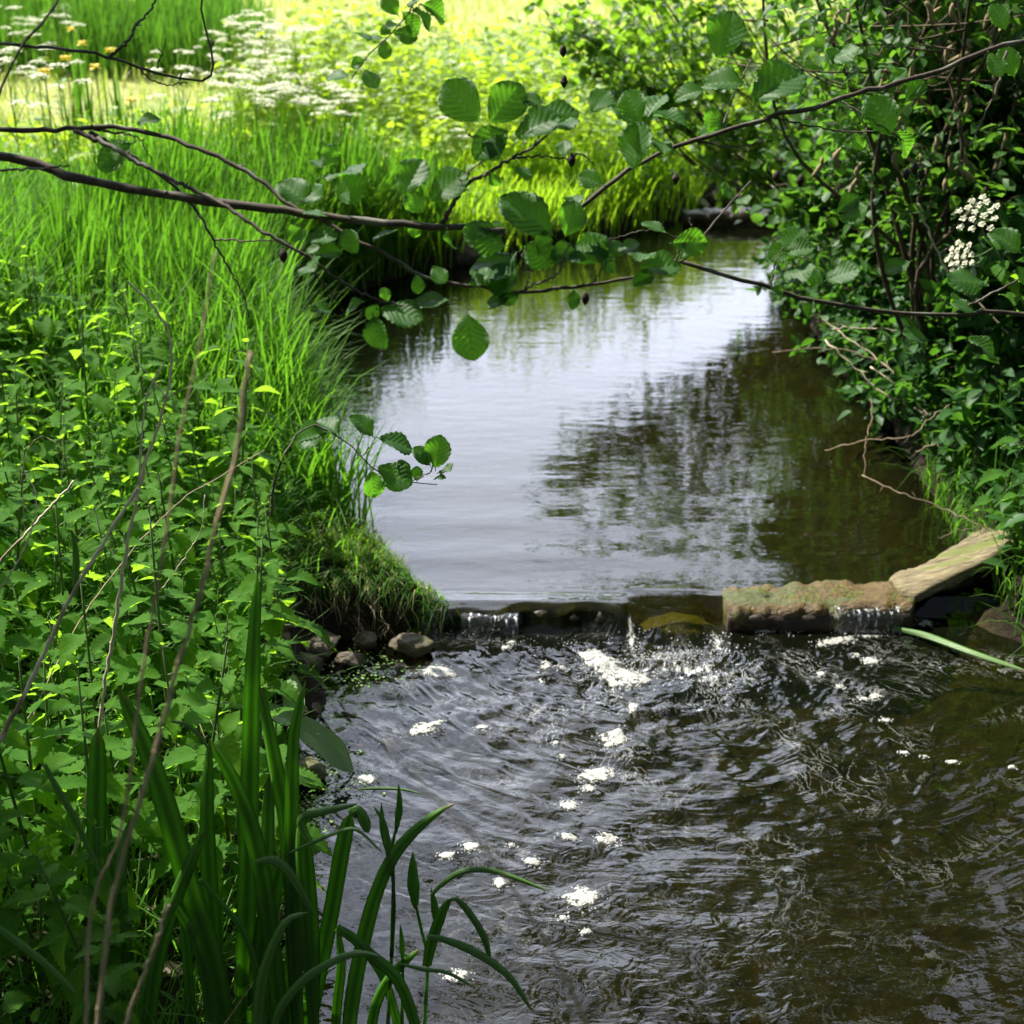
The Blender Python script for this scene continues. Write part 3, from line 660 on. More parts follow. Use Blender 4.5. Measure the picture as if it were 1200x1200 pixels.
mb.scatter(leaf_tpl(w_alder, 5, 2, .1, .05), X, Y, Z, P, R.uniform(.004, .011, n), R.rand(n)); tag(mb.build('duckweed', M_duck), 'floating green duckweed at the left shore of the lower pool', 'duckweed', kind='stuff')

# ------------------------------------------------------------------ nettles
def nettle_mesh(seed, h, parts):
    rs = np.random.RandomState(seed)
    st, lf = MB(), MB()
    ln = rs.uniform(-.12, .12, 2); pts = np.array([[0, 0, -.03], [ln[0] * .3 * h, ln[1] * .3 * h, .4 * h], [ln[0] * h, ln[1] * h, h]])
    tube(st, pts, [.0035, .003, .0015], 5, 8)
    C = smooth_line(pts, 30)
    nn = int(h / .052)
    for k in range(1, nn + 1):
        f = k / nn; p = C[min(29, int((.18 + .82 * f) * 29))]
        a0 = (k % 2) * PI / 2 + rs.normal(0, .2)
        size = np.interp(f, [0, .4, .8, 1], [.055, .088, .062, .026]) * rs.uniform(.85, 1.15)
        for s_ in (0, 1):
            a = a0 + s_ * PI; el = np.interp(f, [0, .8, 1], [-.1, .15, .75]) + rs.normal(0, .15)
            D = np.array([[math.cos(a) * math.cos(el), math.sin(a) * math.cos(el), math.sin(el)]])
            pet = size * .3; q = p + D[0] * pet
            tube(st, [p, q], .0009, 3, 2, smooth=False)
            D2 = D + [[0, 0, -.35 * (1 - f)]]
            X, Y, Z = leaf_axes(D2, np.array([[0, 0, 1.0]]), rs.normal(0, .25, 1))
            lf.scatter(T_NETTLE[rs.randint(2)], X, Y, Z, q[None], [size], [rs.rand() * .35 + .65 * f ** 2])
    if parts: return st.mesh('nettle_stem', M_stem_green), lf.mesh('nettle_leaves', M_nettle)
    a = MB(); n0 = 0
    for src, mi in ((st, 0), (lf, 1)):
        for V, A in zip(src.V, src.A): a.V.append(V); a.A.append(A)
        for L in src.L: a.L.append(L + n0)
        a.N += src.N; a.M += [np.full(len(x), mi) for x in src.M]; n0 += src.n
    return a.mesh('nettle', [M_stem_green, M_nettle])
NH = [.34, .40, .46, .52, .58, .43, .50, .38]
NET_S = [nettle_mesh(100 + i, h, False) for i, h in enumerate(NH)]
NET_P = [nettle_mesh(100 + i, h, True) for i, h in enumerate(NH)]
def zone_label(p, px, py):
    if px > 700:
        if py < 470: return 'stinging nettle among the dark bushes above the pale bramble stems', 'nettles high on the right bank'
        return 'stinging nettle on the right bank above the sloping plank', 'nettles above the plank on the right bank'
    if py > 1080: return 'stinging nettle crowded low round the yellow flag leaves', 'nettles at the foot of the yellow flags'
    if px < 110 and py > 900: return 'large dark nettle at the left edge beside the yellow flags', 'nettles left of the yellow flags'
    if py > 900: return 'stinging nettle behind the tall sword leaves of the yellow flags', 'nettles behind the yellow flags'
    if px > 255 and py > 700: return 'stinging nettle by the stones at the water edge', 'nettles by the shore stones'
    if py > 740: return 'sunlit nettle at the foot of the forked dry stalks', 'nettles at the foot of the dry stalks'
    if px > 230: return 'nettle mixed with fine grass at the brink of the left bank', 'nettles on the brink of the left bank'
    if py > 600: return 'nettle half way up the left bank behind the leaning dry stalks', 'nettles behind the dry stalks'
    if py > 480: return 'shaded nettle at the top of the left bank thicket', 'nettles at the top of the thicket'
    return 'nettle at the edge of the tall bright grass', 'nettles at the edge of the tall grass'
def project(p):
    q = np.asarray(p) - CAMP; d = q @ FWD
    return 600 + FPX * (q @ RGT) / d, 600 - FPX * (q @ UPV) / d
def place_nettles(P, smin, smax, near):
    for p in P:
        i = R.randint(len(NH)); s_ = R.uniform(smin, smax)
        mid = p + np.array([0, 0, NH[i] * s_ * .7]); px, py = project(mid)
        lab, grp = zone_label(p, px, py)
        rot = (R.normal(0, .08), R.normal(0, .08), R.uniform(0, 6.28))
        if p[1] < near:
            r = empty('nettle', p, lab, 'nettle', grp)
            for nm, me in zip(('stem', 'leaves'), NET_P[i]):
                o = bpy.data.objects.new(nm, me); COL.objects.link(o); o.parent = r
        else:
            r = bpy.data.objects.new('nettle', NET_S[i]); COL.objects.link(r); r.location = Vector(p); tag(r, lab, 'nettle', grp)
        r.rotation_euler = rot; r.scale = (s_,) * 3
def thin(P, rmin):
    keep = []
    for p in P:
        if all((p[0] - q[0]) ** 2 + (p[1] - q[1]) ** 2 > rmin * rmin for q in keep): keep.append(p)
    return np.array(keep)
inview = lambda x, y: (np.abs(x) < .40 * y + .35)
Pn = thin(spots(900, -2.9, -.3, 1.75, 5.9, .10, 2.6, lambda x, y: inview(x, y) & ~((y < 2.3) & (x > -.72)) & ~((y > 3.7) & (x > -.85)) & ~((y > 4.4) & (x > -1.25)) & (y < 5.2)), .095)
R.shuffle(Pn); Pn = Pn[:185]
place_nettles(Pn, .85, 1.45, 3.3)
Pr = thin(spots(300, 1.25, 2.9, 3.9, 6.6, .05, 1.3, inview), .12)[:62]
place_nettles(Pr, .8, 1.25, 3.3)

# ------------------------------------------------------------------ dry stalks on the left
def stalk(name, pts, r, label, mat, cat='dry stalk', side=(), wob=0.004, sides=6):
    """pts: (px, py, y) ; side: list of such lines branching from it"""
    P = [at_y(*q) for q in pts]
    mb = MB(); L = smooth_line(P, len(P) * 7); L = L + R.normal(0, wob * .25, L.shape); r = np.atleast_1d(r) * (.9 if mat == M_dry else .56)
    tube(mb, L, r, sides, smooth=False, knob=.35)
    for i in range(5, len(L) - 3, 9):                       # node swellings
        rr = np.interp(i / len(L), np.linspace(0, 1, len(np.atleast_1d(r))), np.atleast_1d(r))
        tube(mb, [L[i] - (L[i + 1] - L[i]) * .2, L[i], L[i] + (L[i + 1] - L[i]) * .2], [rr, rr * 1.35, rr], sides, 5)
    for q, r2 in side:
        Q = [at_y(*w) for w in q]; tube(mb, Q, r2, 5, knob=.3)
    return tag(mb.build(name, mat), label, cat)
stalk('dry_stalk', [(85, 1010, 2.35), (112, 880, 2.35), (123, 800, 2.35), (140, 700, 2.35), (147, 650, 2.36), (160, 587, 2.38), (173, 533, 2.4), (195, 467, 2.42), (200, 400, 2.45), (184, 365, 2.47), (150, 330, 2.48)], [.0042, .0038, .0022],
      'pale dry stalk forked near its top, standing tallest in the nettles', M_dry, side=[([(163, 567, 2.38), (165, 525, 2.38), (172, 465, 2.4), (193, 425, 2.42)], [.0022, .0014]), ([(195, 467, 2.42), (175, 440, 2.42), (150, 415, 2.44)], [.0014, .0008]), ([(195, 467, 2.42), (220, 452, 2.42)], [.0014, .0008])])
stalk('dry_stalk', [(-15, 900, 2.1), (0, 868, 2.15), (37, 797, 2.2), (83, 700, 2.25), (123, 633, 2.3), (162, 572, 2.34)], [.0048, .004, .003], 'straight pale stalk leaning right against the forked stalk', M_dry)
stalk('dry_stalk', [(-20, 680, 2.6), (0, 658, 2.62), (40, 615, 2.65), (87, 563, 2.7)], [.003, .002], 'thin pale broken stalk leaning over the nettles at the left edge', M_dry)
stalk('dry_stalk', [(0, 690, 2.3), (25, 650, 2.3), (40, 610, 2.33), (42, 580, 2.35), (30, 555, 2.38), (25, 560, 2.38)], [.0018, .001], 'thin pale hooked grass stalk at the left edge', M_dry)
stalk('dry_stalk', [(100, 1230, 1.25), (107, 1067, 1.28), (143, 967, 1.3), (165, 800, 1.33), (187, 673, 1.36), (200, 587, 1.38), (213, 500, 1.4), (233, 410, 1.42), (243, 350, 1.44), (252, 295, 1.45)], [.0034, .0032, .0016], 'slender grey blurred stalk close to the lens with a thread-thin tip', M_drydark, wob=.002)
stalk('dry_stalk', [(110, 1240, 1.15), (127, 1083, 1.18), (140, 1017, 1.2), (157, 960, 1.2), (180, 887, 1.22), (200, 810, 1.23), (233, 700, 1.25), (253, 617, 1.27), (277, 527, 1.3), (293, 413, 1.32)], [.0042, .0044, .0036], 'thick blurred brown stalk close to the lens with a blunt broken top', M_drydark, wob=.003)
stalk('dry_stalk', [(30, 860, 2.6), (57, 797, 2.7), (117, 693, 2.85), (200, 597, 3.0), (255, 560, 3.1), (310, 528, 3.2)], [.003, .0024, .0014], 'thin brown stalk slanting far right behind the forked stalk', M_drydark)
stalk('dry_stalk', [(145, 1205, 1.3), (165, 1150, 1.32), (185, 1100, 1.33), (197, 1060, 1.34)], [.0045, .004], 'short blurred broken stalk among the yellow flag bases', M_drydark)
stalk('dry_stalk', [(700, 1230, .95), (660, 1140, .95), (600, 1040, .95), (560, 985, .95), (500, 925, .95), (455, 870, .95)], [.0035, .0022, .0008], 'thin blurred straw bending across the lower pool close to the lens', M_drydark, 'straw', wob=.001)
stalk('dry_stalk', [(30, 640, 2.9), (28, 540, 2.9), (60, 515, 2.9), (110, 600, 2.85), (140, 665, 2.8)], [.0012, .0012], 'hair-thin brown stem arching between the nettle tops', M_drydark)
stalk('dry_stalk', [(190, 690, 3.0), (215, 655, 3.0), (236, 620, 3.0), (240, 580, 3.0)], [.0015, .0012], 'small curled withered sprig left of the bank grass', M_dry)
stalk('dry_stalk', [(0, 640, 1.6), (-10, 600, 1.6)], .001, 'faint straw end at the left edge', M_dry) if False else None

# ------------------------------------------------------------------ yellow flag irises in the foreground
VIEW = -FWD
class Iris:
    def __init__(s, loc, label): s.root = empty('yellow_flag_iris', loc, label, 'iris', 'yellow flags at the near left shore'); s.i = 0
    def leaf(s, pts, w, y=2.1, mat=M_iris, tw=.5, tip=.3, yaw=0.0, label=None, base=.8, dy=0.0):
        P = []
        n = len(pts)
        for k, q in enumerate(pts): P.append(at_y(q[0], q[1], q[2] if len(q) > 2 else y + dy * k / (n - 1)))
        wid = w / FPX * (2.1 / .85)
        nv = np.array([math.sin(yaw), -math.cos(yaw) * .9, .4])
        mb = MB(); ribbon(mb, P, wid / max(.5, math.cos(yaw)), nv, 26, .0013, R.rand(), 0, tip, tw, base)
        o = mb.build('leaf', mat, s.root)
        if label: o['label'] = label
        s.i += 1
    def bud(s, stem, bud, w, y=2.1):
        P = [at_y(a, b, y) for a, b in stem]; mb = MB(); tube(mb, P, [.0042, .0036, .003], 7); st = mb.build('flower_stem', M_iris, s.root)
        B = smooth_line([at_y(a, b, y - .003) for a, b in bud], 14); t = np.linspace(0, 1, 14)
        mb = MB(); tube(mb, B, np.interp(t, [0, .1, .4, .75, 1], [.25, .6, 1, .6, .05]) * w * .5 / FPX * 2.45, 9, smooth=False); mb.build('bud', M_iris, st)
f1 = Iris(at_y(280, 1235, 2.1), 'tallest yellow flag, its upright sword leaves rising highest left of the pool')
f1.leaf([(284, 1250), (288, 1100), (293, 900), (297, 760), (302, 672)], 25, 2.12, yaw=.2, tw=.1, tip=.45)
f1.leaf([(330, 1250), (345, 1120), (338, 980), (322, 890), (304, 800)], 25, 2.08, yaw=-.2, tw=.3)
f1.leaf([(352, 1250), (342, 1060), (343, 900), (346, 850), (358, 798)], 17, 2.06, yaw=.3, tw=.3)
f1.leaf([(320, 1250), (313, 1080), (314, 960), (316, 905)], 22, 2.2, mat=M_iris_pale, yaw=.1, tw=.1)
f1.leaf([(335, 1250), (318, 1100), (300, 990), (276, 920), (246, 866)], 24, 2.04, yaw=-.3, tw=-.3)
f1.leaf([(372, 1250), (358, 1080), (352, 980), (362, 955), (395, 948), (420, 941)], 15, 2.02, yaw=0, tw=.8)
f1.leaf([(300, 1250), (306, 1120), (330, 1000)], 26, 2.10, yaw=.4, tw=.2)
f1.leaf([(362, 1250), (366, 1130), (362, 1040), (358, 965)], 22, 2.09, yaw=-.1, tw=.1)
f2 = Iris(at_y(225, 1235, 2.05), 'yellow flag whose broad leaf leans far left across the nettles')
f2.leaf([(272, 1250), (250, 1130), (225, 1050), (190, 930), (165, 862), (137, 803)], 28, 2.02, yaw=.15, tw=.3)
f2.leaf([(258, 1250), (250, 1100), (244, 1000), (243, 930), (246, 866)], 23, 2.10, yaw=-.15, tw=.2, label='paler upright leaf')
f2.leaf([(168, 1250), (180, 1150), (200, 1070), (228, 1000), (240, 970)], 18, 2.0, yaw=.3, tw=.4)
f2.leaf([(160, 1250), (178, 1120), (205, 1055), (232, 990)], 12, 1.96, yaw=.2, tw=.4)
f2.leaf([(255, 1250), (235, 1120), (205, 1060), (196, 1040)], 14, 1.98, yaw=.1)
f2.leaf([(225, 1250), (222, 1160), (216, 1090), (205, 1045)], 14, 2.05, yaw=.1)
f2.leaf([(235, 1030), (262, 1062), (285, 1092), (305, 1150), (322, 1210)], 8, 1.98, yaw=.1)
f3 = Iris(at_y(128, 1235, 2.2), 'yellow flag at the left with a blunt dark upright leaf')
f3.leaf([(125, 1250), (118, 1100), (113, 980), (115, 852)], 26, 2.2, yaw=.1, tw=.1, tip=.12)
f3.leaf([(150, 1250), (145, 1130), (140, 1030), (152, 960)], 22, 2.18, mat=M_iris_pale, yaw=.2)
f3.leaf([(135, 1250), (140, 1140), (130, 1010), (122, 930)], 18, 2.25, yaw=-.2)
f4 = Iris(at_y(400, 1235, 2.08), 'yellow flag at the water edge with a folded leaf tip')
f4.leaf([(352, 1250), (372, 1150), (388, 1070), (402, 990), (411, 952)], 21, 2.1, yaw=.1, tw=.05, tip=.1)
f4.leaf([(411, 955), (418, 950), (425, 958), (432, 976)], 14, 2.08, mat=M_iris_pale, base=1)
f4.leaf([(408, 1250), (411, 1186), (425, 1106), (442, 1044), (462, 1002), (487, 973), (516, 950), (536, 941)], 20, 2.05, yaw=.1, tw=.6, tip=.5)
f4.leaf([(390, 1250), (395, 1180), (400, 1130), (396, 1088)], 13, 2.1, yaw=.2)
f4.leaf([(394, 1087), (415, 1100), (433, 1118), (462, 1143), (480, 1180), (500, 1250)], 15, 2.0, yaw=0, tw=.6)
f4.leaf([(430, 1250), (440, 1180), (462, 1140), (492, 1112)], 14, 2.1, yaw=.2)
f4.leaf([(478, 1250), (455, 1160), (432, 1120), (400, 1090)], 12, 2.15, yaw=.2)
f4.leaf([(372, 1000), (352, 962), (380, 951), (419, 942)], 9, 2.0, mat=M_iris_pale)
f4.bud([(452, 1250), (459, 1120), (462, 1058), (457, 1000), (452, 990)], [(452, 995), (448, 965), (447, 940)], 9)
f4.bud([(459, 1120), (461, 1040), (460, 990), (466, 968)], [(464, 975), (468, 945), (467, 918)], 10)
f4.leaf([(458, 1020), (456, 1000), (450, 965), (438, 945)], 9, 2.06, mat=M_iris_pale, tip=.6)
f5 = Iris(at_y(495, 1250, 2.05), 'rightmost yellow flag with plump closed buds over the water')
f5.bud([(494, 1260), (498, 1190), (501, 1126), (494, 1090), (487, 1060)], [(487, 1064), (484, 1030), (484, 998)], 17)
f5.bud([(501, 1130), (508, 1100), (510, 1078)], [(511, 1084), (509, 1060), (505, 1040)], 11)
f5.leaf([(500, 1132), (507, 1100), (518, 1070), (528, 1053)], 14, 2.05, tip=.3)
f5.bud([(470, 1250), (472, 1143), (472, 1120)], [(472, 1128), (471, 1105), (469, 1082)], 8)
f5.leaf([(526, 1056), (535, 1054), (550, 1070), (567, 1098), (575, 1128)], 9, 2.05, mat=M_iris_pale, base=.5)
for nm, pts, w, lab, yy in (
    ('sedge_leaf', [(300, 1260), (303, 1180), (313, 1127), (333, 1083), (348, 1073), (362, 1069)], 17, 'pale arched grass blade in front of the dark sword leaves', 1.75),
    ('sedge_leaf', [(298, 1011), (318, 1008), (335, 1018), (354, 1047), (369, 1074)], 12, 'pale bent blade tip pointing down at the arched blade', 1.8),
    ('sedge_leaf', [(318, 1215), (330, 1180), (358, 1147), (390, 1127), (419, 1117), (450, 1122)], 13, 'pale blade curving right along the bottom of the yellow flags', 1.75),
    ('sedge_leaf', [(52, 895), (62, 915), (84, 953), (107, 1000), (121, 1032)], 9, 'narrow pale blade lying across the nettles left of the blunt leaf', 1.8),
    ('sedge_leaf', [(-15, 1080), (10, 1096), (57, 1133), (92, 1168)], 11, 'pale blade crossing the bottom left corner', 1.7),
    ('sedge_leaf', [(500, 1098), (520, 1101), (555, 1115), (595, 1143), (624, 1185)], 11, 'pale blade arching right and down over the pool, lowest one', 2.0),
    ('sedge_leaf', [(505, 1050), (515, 1039), (538, 1023), (567, 1019), (598, 1027), (645, 1045)], 8, 'thin pale blade arching over the pool above the buds', 1.95),
    ('sedge_leaf', [(470, 1130), (496, 1136), (524, 1140), (558, 1158)], 6, 'thin short blurred blade between the buds and the lowest arch', 1.9),
    ('sedge_leaf', [(340, 999), (370, 986), (397, 975), (419, 973), (450, 1001)], 5, 'thread-like pale blade bowed across the folded leaf', 1.85),
    ('sedge_leaf', [(200, 845), (220, 850), (238, 868), (246, 882)], 5, 'short narrow pale blade hooked over the lit nettles', 1.95),
    ('sedge_leaf', [(420, 925), (440, 924), (470, 925), (495, 931)], 4, 'small green blade lying flat over the water above the buds', 2.2),
    ('reed_leaf', [(1045, 736, 3.92), (1085, 745, 3.85), (1140, 765, 3.72), (1205, 787, 3.6)], 9, 'long green reed blade lying on the dark water below the plank', 3.7),
    ('sword_leaf', [(88, 700), (89, 650), (84, 620)], 9, 'small bright upright blade among the nettles by the leaning stalk', 2.3)):
    P = [at_y(q[0], q[1], q[2] if len(q) > 2 else yy) for q in pts]
    mb = MB(); ribbon(mb, P, w / FPX * yy / .88, (.1, -.8, .5), 24, .0008, R.rand(), 0, .5, .5, .6)
    tag(mb.build(nm, M_iris_pale), lab, 'blade')
# dock plant
dk = empty('dock_plant', at_z(345, 850, .08), 'dock plant with one long pale leaf drooping onto the shore', 'dock')
def one_leaf(par, base, d, up, size, tpl, mat, roll=0.0, name='leaf'):
    mb = MB(); X, Y, Z = leaf_axes(np.array([d], float), np.array([up], float), np.array([roll])); mb.scatter(tpl, X, Y, Z, np.array([base]), [size], [R.rand()]); return mb.build(name, mat, par)
T_DOCK = leaf_tpl(lambda u: .2 * np.sin(PI * np.clip(u, 0, 1) ** .75) ** .6 + .004, 24, 8, .2, .12, .004, 7, 0, 0, .03)
b0 = at_z(346, 846, .16); b1 = at_z(420, 900, .02)
one_leaf(dk, b0, b1 - b0, (0, -.3, 1), float(np.linalg.norm(b1 - b0)) * 1.02, T_DOCK, M_dock)
one_leaf(dk, b0, (-.4, -.3, .4), (0, -.3, 1), .16, T_DOCK, M_dock); one_leaf(dk, b0, (-.1, .6, .5), (0, -.3, 1), .14, T_DOCK, M_dock)

# ------------------------------------------------------------------ bushes and trees
def limb_cloud(base, blobs, rs, nt, r0, sag=.1):
    """curved limbs from base to random points of each ellipsoid; returns list of smooth lines"""
    L = []
    for c, r in blobs:
        c = np.array(c); r = np.array(r)
        fork = base + (c - base) * .45 + rs.normal(0, .06, 3) * np.linalg.norm(c - base)
        for _ in range(nt):
            d = nrm(rs.normal(size=3)) * rs.rand() ** .4; e = c + d * r
            L.append((smooth_line([base + rs.normal(0, .04, 3) * [1, 1, 0], fork + (e - fork) * .15 + rs.normal(0, .05, 3), fork + (e - fork) * .6 + [0, 0, sag] + rs.normal(0, .08, 3), e], 16)))
    return L
def twigs_and_leaves(stem, foli, L, rs, r0, per, size, tpl, upb=.9, spread=.16, twig=.22, clip=None, start=.45):
    D_, U_, P_, S_ = [], [], [], []
    for l in L:
        tube(stem, l, [r0, r0 * .55, r0 * .22], 5, smooth=False, knob=.15)
        for _ in range(per):
            t = start + (1 - start) * rs.rand() ** .8; i = min(14, int(t * 15)); p = l[i]; tan = nrm(l[i + 1] - l[i])
            d = nrm(tan + rs.normal(0, .8, 3)); ln = twig * rs.uniform(.5, 1.2)
            q = p + d * ln + [0, 0, -.05 * ln]
            tube(stem, [p, (p + q) / 2 + rs.normal(0, .012, 3), q], [r0 * .16, r0 * .07], 3, 4)
            m = rs.randint(4, 9)
            for k in range(m):
                f = rs.uniform(.2, 1.05); a = p + (q - p) * f + rs.normal(0, spread * .12, 3)
                P_.append(a); D_.append(d * .6 + rs.normal(0, .75, 3) + [0, 0, -.1]); U_.append(rs.normal(0, 1 - upb * .6, 3) + [0, 0, upb])
    P_, D_, U_ = map(np.array, (P_, D_, U_))
    if clip is not None:
        ok = clip(P_); P_, D_, U_ = P_[ok], D_[ok], U_[ok]
    n = len(P_); X, Y, Z = leaf_axes(D_, nrm(U_), rs.normal(0, .35, n))
    foli.scatter(tpl, X, Y, Z, P_, rs.uniform(*size, n), rs.rand(n))
    return n
def bush(name, base, blobs, nt, per, size, tpl, label, cat, lmat, bmat, r0=.012, seed=0, twig=.22, start=.45, upb=.9, clip=None, group=None):
    rs = np.random.RandomState(seed); base = np.array(base, float)
    root = empty(name, base, label, cat, group)
    st, fo = MB(), MB(); L = limb_cloud(base, blobs, rs, nt, r0)
    twigs_and_leaves(st, fo, L, rs, r0, per, size, tpl, upb, twig=twig, start=start, clip=clip)
    st.build('stems', bmat, root); fo.build('foliage', lmat, root)
    return root
def offwater(P):                                   # leaves do not dip into the water
    return P[:, 2] > .10
g = lambda x, y: (x, y, zg1(x, y) - .03)
ay = lambda px, py, y: tuple(at_y(px, py, y))
bush('alder_bush', g(1.25, 11.4), [(ay(690, 150, 11.0), (.7, .5, .25)), (ay(800, 60, 11.6), (.9, .7, .5)), (ay(860, 130, 11.2), (.7, .6, .4)), (ay(640, 170, 11.3), (.4, .4, .2))], 9, 8, (.06, .09), T_ALDER_S,
     'airy alder bush beyond the far bend of the stream', 'bush', M_bushleaf, M_bush_bark, .009, 1, .34, clip=offwater)
bush('alder_bush', g(1.95, 7.9), [(ay(685, 70, 8.0), (.24, .3, .30)), (ay(700, -40, 8.0), (.26, .3, .4)), (ay(820, -40, 7.9), (.35, .4, .25)), (ay(890, 70, 7.8), (.5, .4, .5)), (ay(850, 190, 7.6), (.25, .3, .25)), (ay(640, 20, 8.1), (.2, .3, .3))], 7, 8, (.045, .068), T_ALDER_S,
     'tall leafy alder bush whose sprays hang over the far end of the upper pool', 'bush', M_bushleaf, M_bush_bark, .009, 41, .2, start=.5, clip=offwater)
bush('alder_bush', g(2.1, 8.6), [((1.75, 8.4, 1.2), (.4, .5, .6)), ((2.2, 8.2, 1.6), (.6, .5, .6)), ((1.5, 8.3, .75), (.25, .3, .25))], 12, 11, (.045, .07), T_ALDER_S,
     'alder bush on the right bank at the near side of the far bend', 'bush', M_bushleaf, M_bush_bark, .009, 31, .24, clip=offwater)
bush('alder_bush', g(2.2, 6.4), [((1.5, 6.4, 1.3), (.5, .5, .7)), ((2.2, 6.2, 1.45), (.7, .6, .8)), ((1.7, 6.0, .8), (.4, .5, .45)), ((1.9, 6.3, 2.3), (.8, .8, .5))], 24, 18, (.045, .07), T_ALDER_S,
     'dark alder bush filling the upper right corner behind the brown stems', 'bush', M_bushshade, M_bush_bark, .011, 2, .22, clip=offwater)
bush('alder_bush', g(2.3, 5.6), [((1.45, 5.5, 1.35), (.35, .4, .4)), ((1.95, 5.2, 1.25), (.4, .4, .45)), ((1.75, 5.4, 1.65), (.6, .4, .3)), ((2.0, 5.3, 2.1), (.6, .5, .35))], 18, 16, (.04, .065), T_ALDER_S,
     'leafy alder bush in front of the brown stems at the upper right edge', 'bush', M_bushshade, M_bush_bark, .006, 22, .2, clip=offwater)
bush('low_shrub', g(2.0, 7.2), [((1.62, 7.1, .55), (.40, .6, .42)), ((1.55, 6.6, .40), (.25, .5, .28)), ((1.9, 6.4, .5), (.4, .5, .4))], 20, 16, (.035, .06), T_OVATE,
     'dark low shrub trailing its leaves on the upper pool', 'shrub', M_shrub, M_twig, .007, 3, .16, clip=offwater)
bush('low_shrub', g(2.1, 5.2), [((1.62, 5.3, .40), (.32, .6, .28)), ((1.45, 5.9, .35), (.25, .5, .22)), ((1.72, 5.3, .65), (.32, .5, .38)), ((2.0, 5.0, .85), (.4, .5, .45)), ((1.75, 5.8, .45), (.3, .45, .3))], 20, 15, (.045, .075), T_OVATE,
     'leafy shrub over the black hollow behind the dead bramble stems', 'shrub', M_shrub, M_twig, .007, 4, .16, clip=offwater)
bush('low_shrub', g(2.25, 4.6), [((1.75, 4.55, .62), (.25, .3, .30)), ((2.0, 4.4, .95), (.35, .35, .35)), ((1.68, 4.75, 1.0), (.22, .3, .22))], 12, 11, (.06, .095), T_OVATE,
     'broad-leaved shrub at the right edge above the plank', 'shrub', M_shrub, M_twig, .006, 5, .15, clip=offwater)
# bare brown stems of the willow in the upper right corner
wl = empty('willow', g(1.75, 5.2), 'many-stemmed brown willow rising out of the bushes at upper right', 'willow')
mb = MB(); rs = np.random.RandomState(12)
for tops in ((905, -30), (945, -40), (985, -30), (1020, -40), (1075, -30), (1110, -40), (1150, -30), (1200, -30), (1215, 40)):
    a = at_y(rs.normal(1065, 14), rs.normal(330, 20), 5.15 + rs.normal(0, .08)); b = at_y(tops[0] + rs.normal(0, 8), tops[1], 5.0 + rs.normal(0, .2))
    m = (a + b) / 2 + [.12 * rs.normal(), .1 * rs.normal(), -.05]
    tube(mb, [[1.75 + rs.normal(0, .05), 5.2, .2], a, m, b, b + (b - m) * .5 + [0, 0, .2]], [.013, .009, .006, .003], 6, 22, knob=.3)
    for _ in range(4):
        f = rs.uniform(.2, .9); q = m + (b - m) * f; e = q + [rs.normal(0, .3), rs.normal(0, .3), rs.uniform(-.05, .5)]; tube(mb, [q, (q + e) / 2 + rs.normal(0, .04, 3), e], [.004, .0015], 4, 8, knob=.3)
mb.build('stems', M_bush_bark, wl)
mb = MB(); n = 1500; P = np.array([at_y(x, y, d) for x, y, d in zip(rs.uniform(890, 1230, n), rs.uniform(-60, 260, n), rs.normal(4.95, .22, n))])
cl = vnoise(P[:, 0] * 1.0, P[:, 2], 4.0, 5) > .42; P = P[cl]; n = len(P); az = rs.uniform(0, 6.3, n)
X, Y, Z = leaf_axes(np.stack([np.cos(az), np.sin(az), rs.normal(-.2, .5, n)], -1), nrm(np.stack([rs.normal(0, .5, n), rs.normal(0, .5, n), np.ones(n)], -1)), rs.normal(0, .4, n))
mb.scatter(T_OVATE, X, Y, Z, P, rs.uniform(.04, .07, n), rs.rand(n)); mb.build('foliage', M_bushshade, wl)
mb = MB()                                               # withered catkins on the willow
for _ in range(46):
    p = at_y(rs.uniform(960, 1180), rs.uniform(0, 215), 4.95 + rs.normal(0, .15)); mb = MB(); tube(mb, [p, p + [rs.normal(0, .02), 0, -.03], p + [rs.normal(0, .03), 0, -.07]], [.004, .010, .004], 6, 7, knob=.5); mb.build('catkin', M_catkinpale, wl)

# ------------------------------------------------------------------ alder trees with the branches that hang into the picture
def build_tree(base, lean, label, crown_blobs, seed, nt, per, size, height, r0):
    rs = np.random.RandomState(seed); base = np.array(base, float)
    root = empty('alder_tree', base, label, 'tree')
    mb = MB(); top = base + [lean[0], lean[1], height]
    tube(mb, [base + [0, 0, -.2], base + [lean[0] * .1, lean[1] * .1, height * .3], base + [lean[0] * .5, lean[1] * .5, height * .65], top], [r0, r0 * .8, r0 * .6, r0 * .3], 12, 26, knob=.08); mb.build('trunk', M_bark, root)
    st, fo = MB(), MB(); L = limb_cloud(base + np.array([lean[0] * .35, lean[1] * .35, height * .5]), crown_blobs, rs, nt, .03)
    twigs_and_leaves(st, fo, L, rs, .028, per, size, T_ALDER_X, .6, twig=.5, start=.45)
    st.build('limbs', M_bark, root); fo.build('crown', M_crown, root)
    return root
treeL = build_tree((-2.5, 2.6, zg1(-2.5, 2.6)), (.3, 1.2), 'alder tree at the left whose dark branches reach across the stream',
                   [((-2.5, 2.8, 4.0), (.7, .6, .6)), ((-2.0, 2.5, 3.5), (.5, .5, .4)), ((-3.5, 3.2, 4.2), (.6, .5, .5)), ((-2.9, 2.2, 3.6), (.8, .8, .6))], 51, 10, 13, (.07, .10), 4.6, .13)
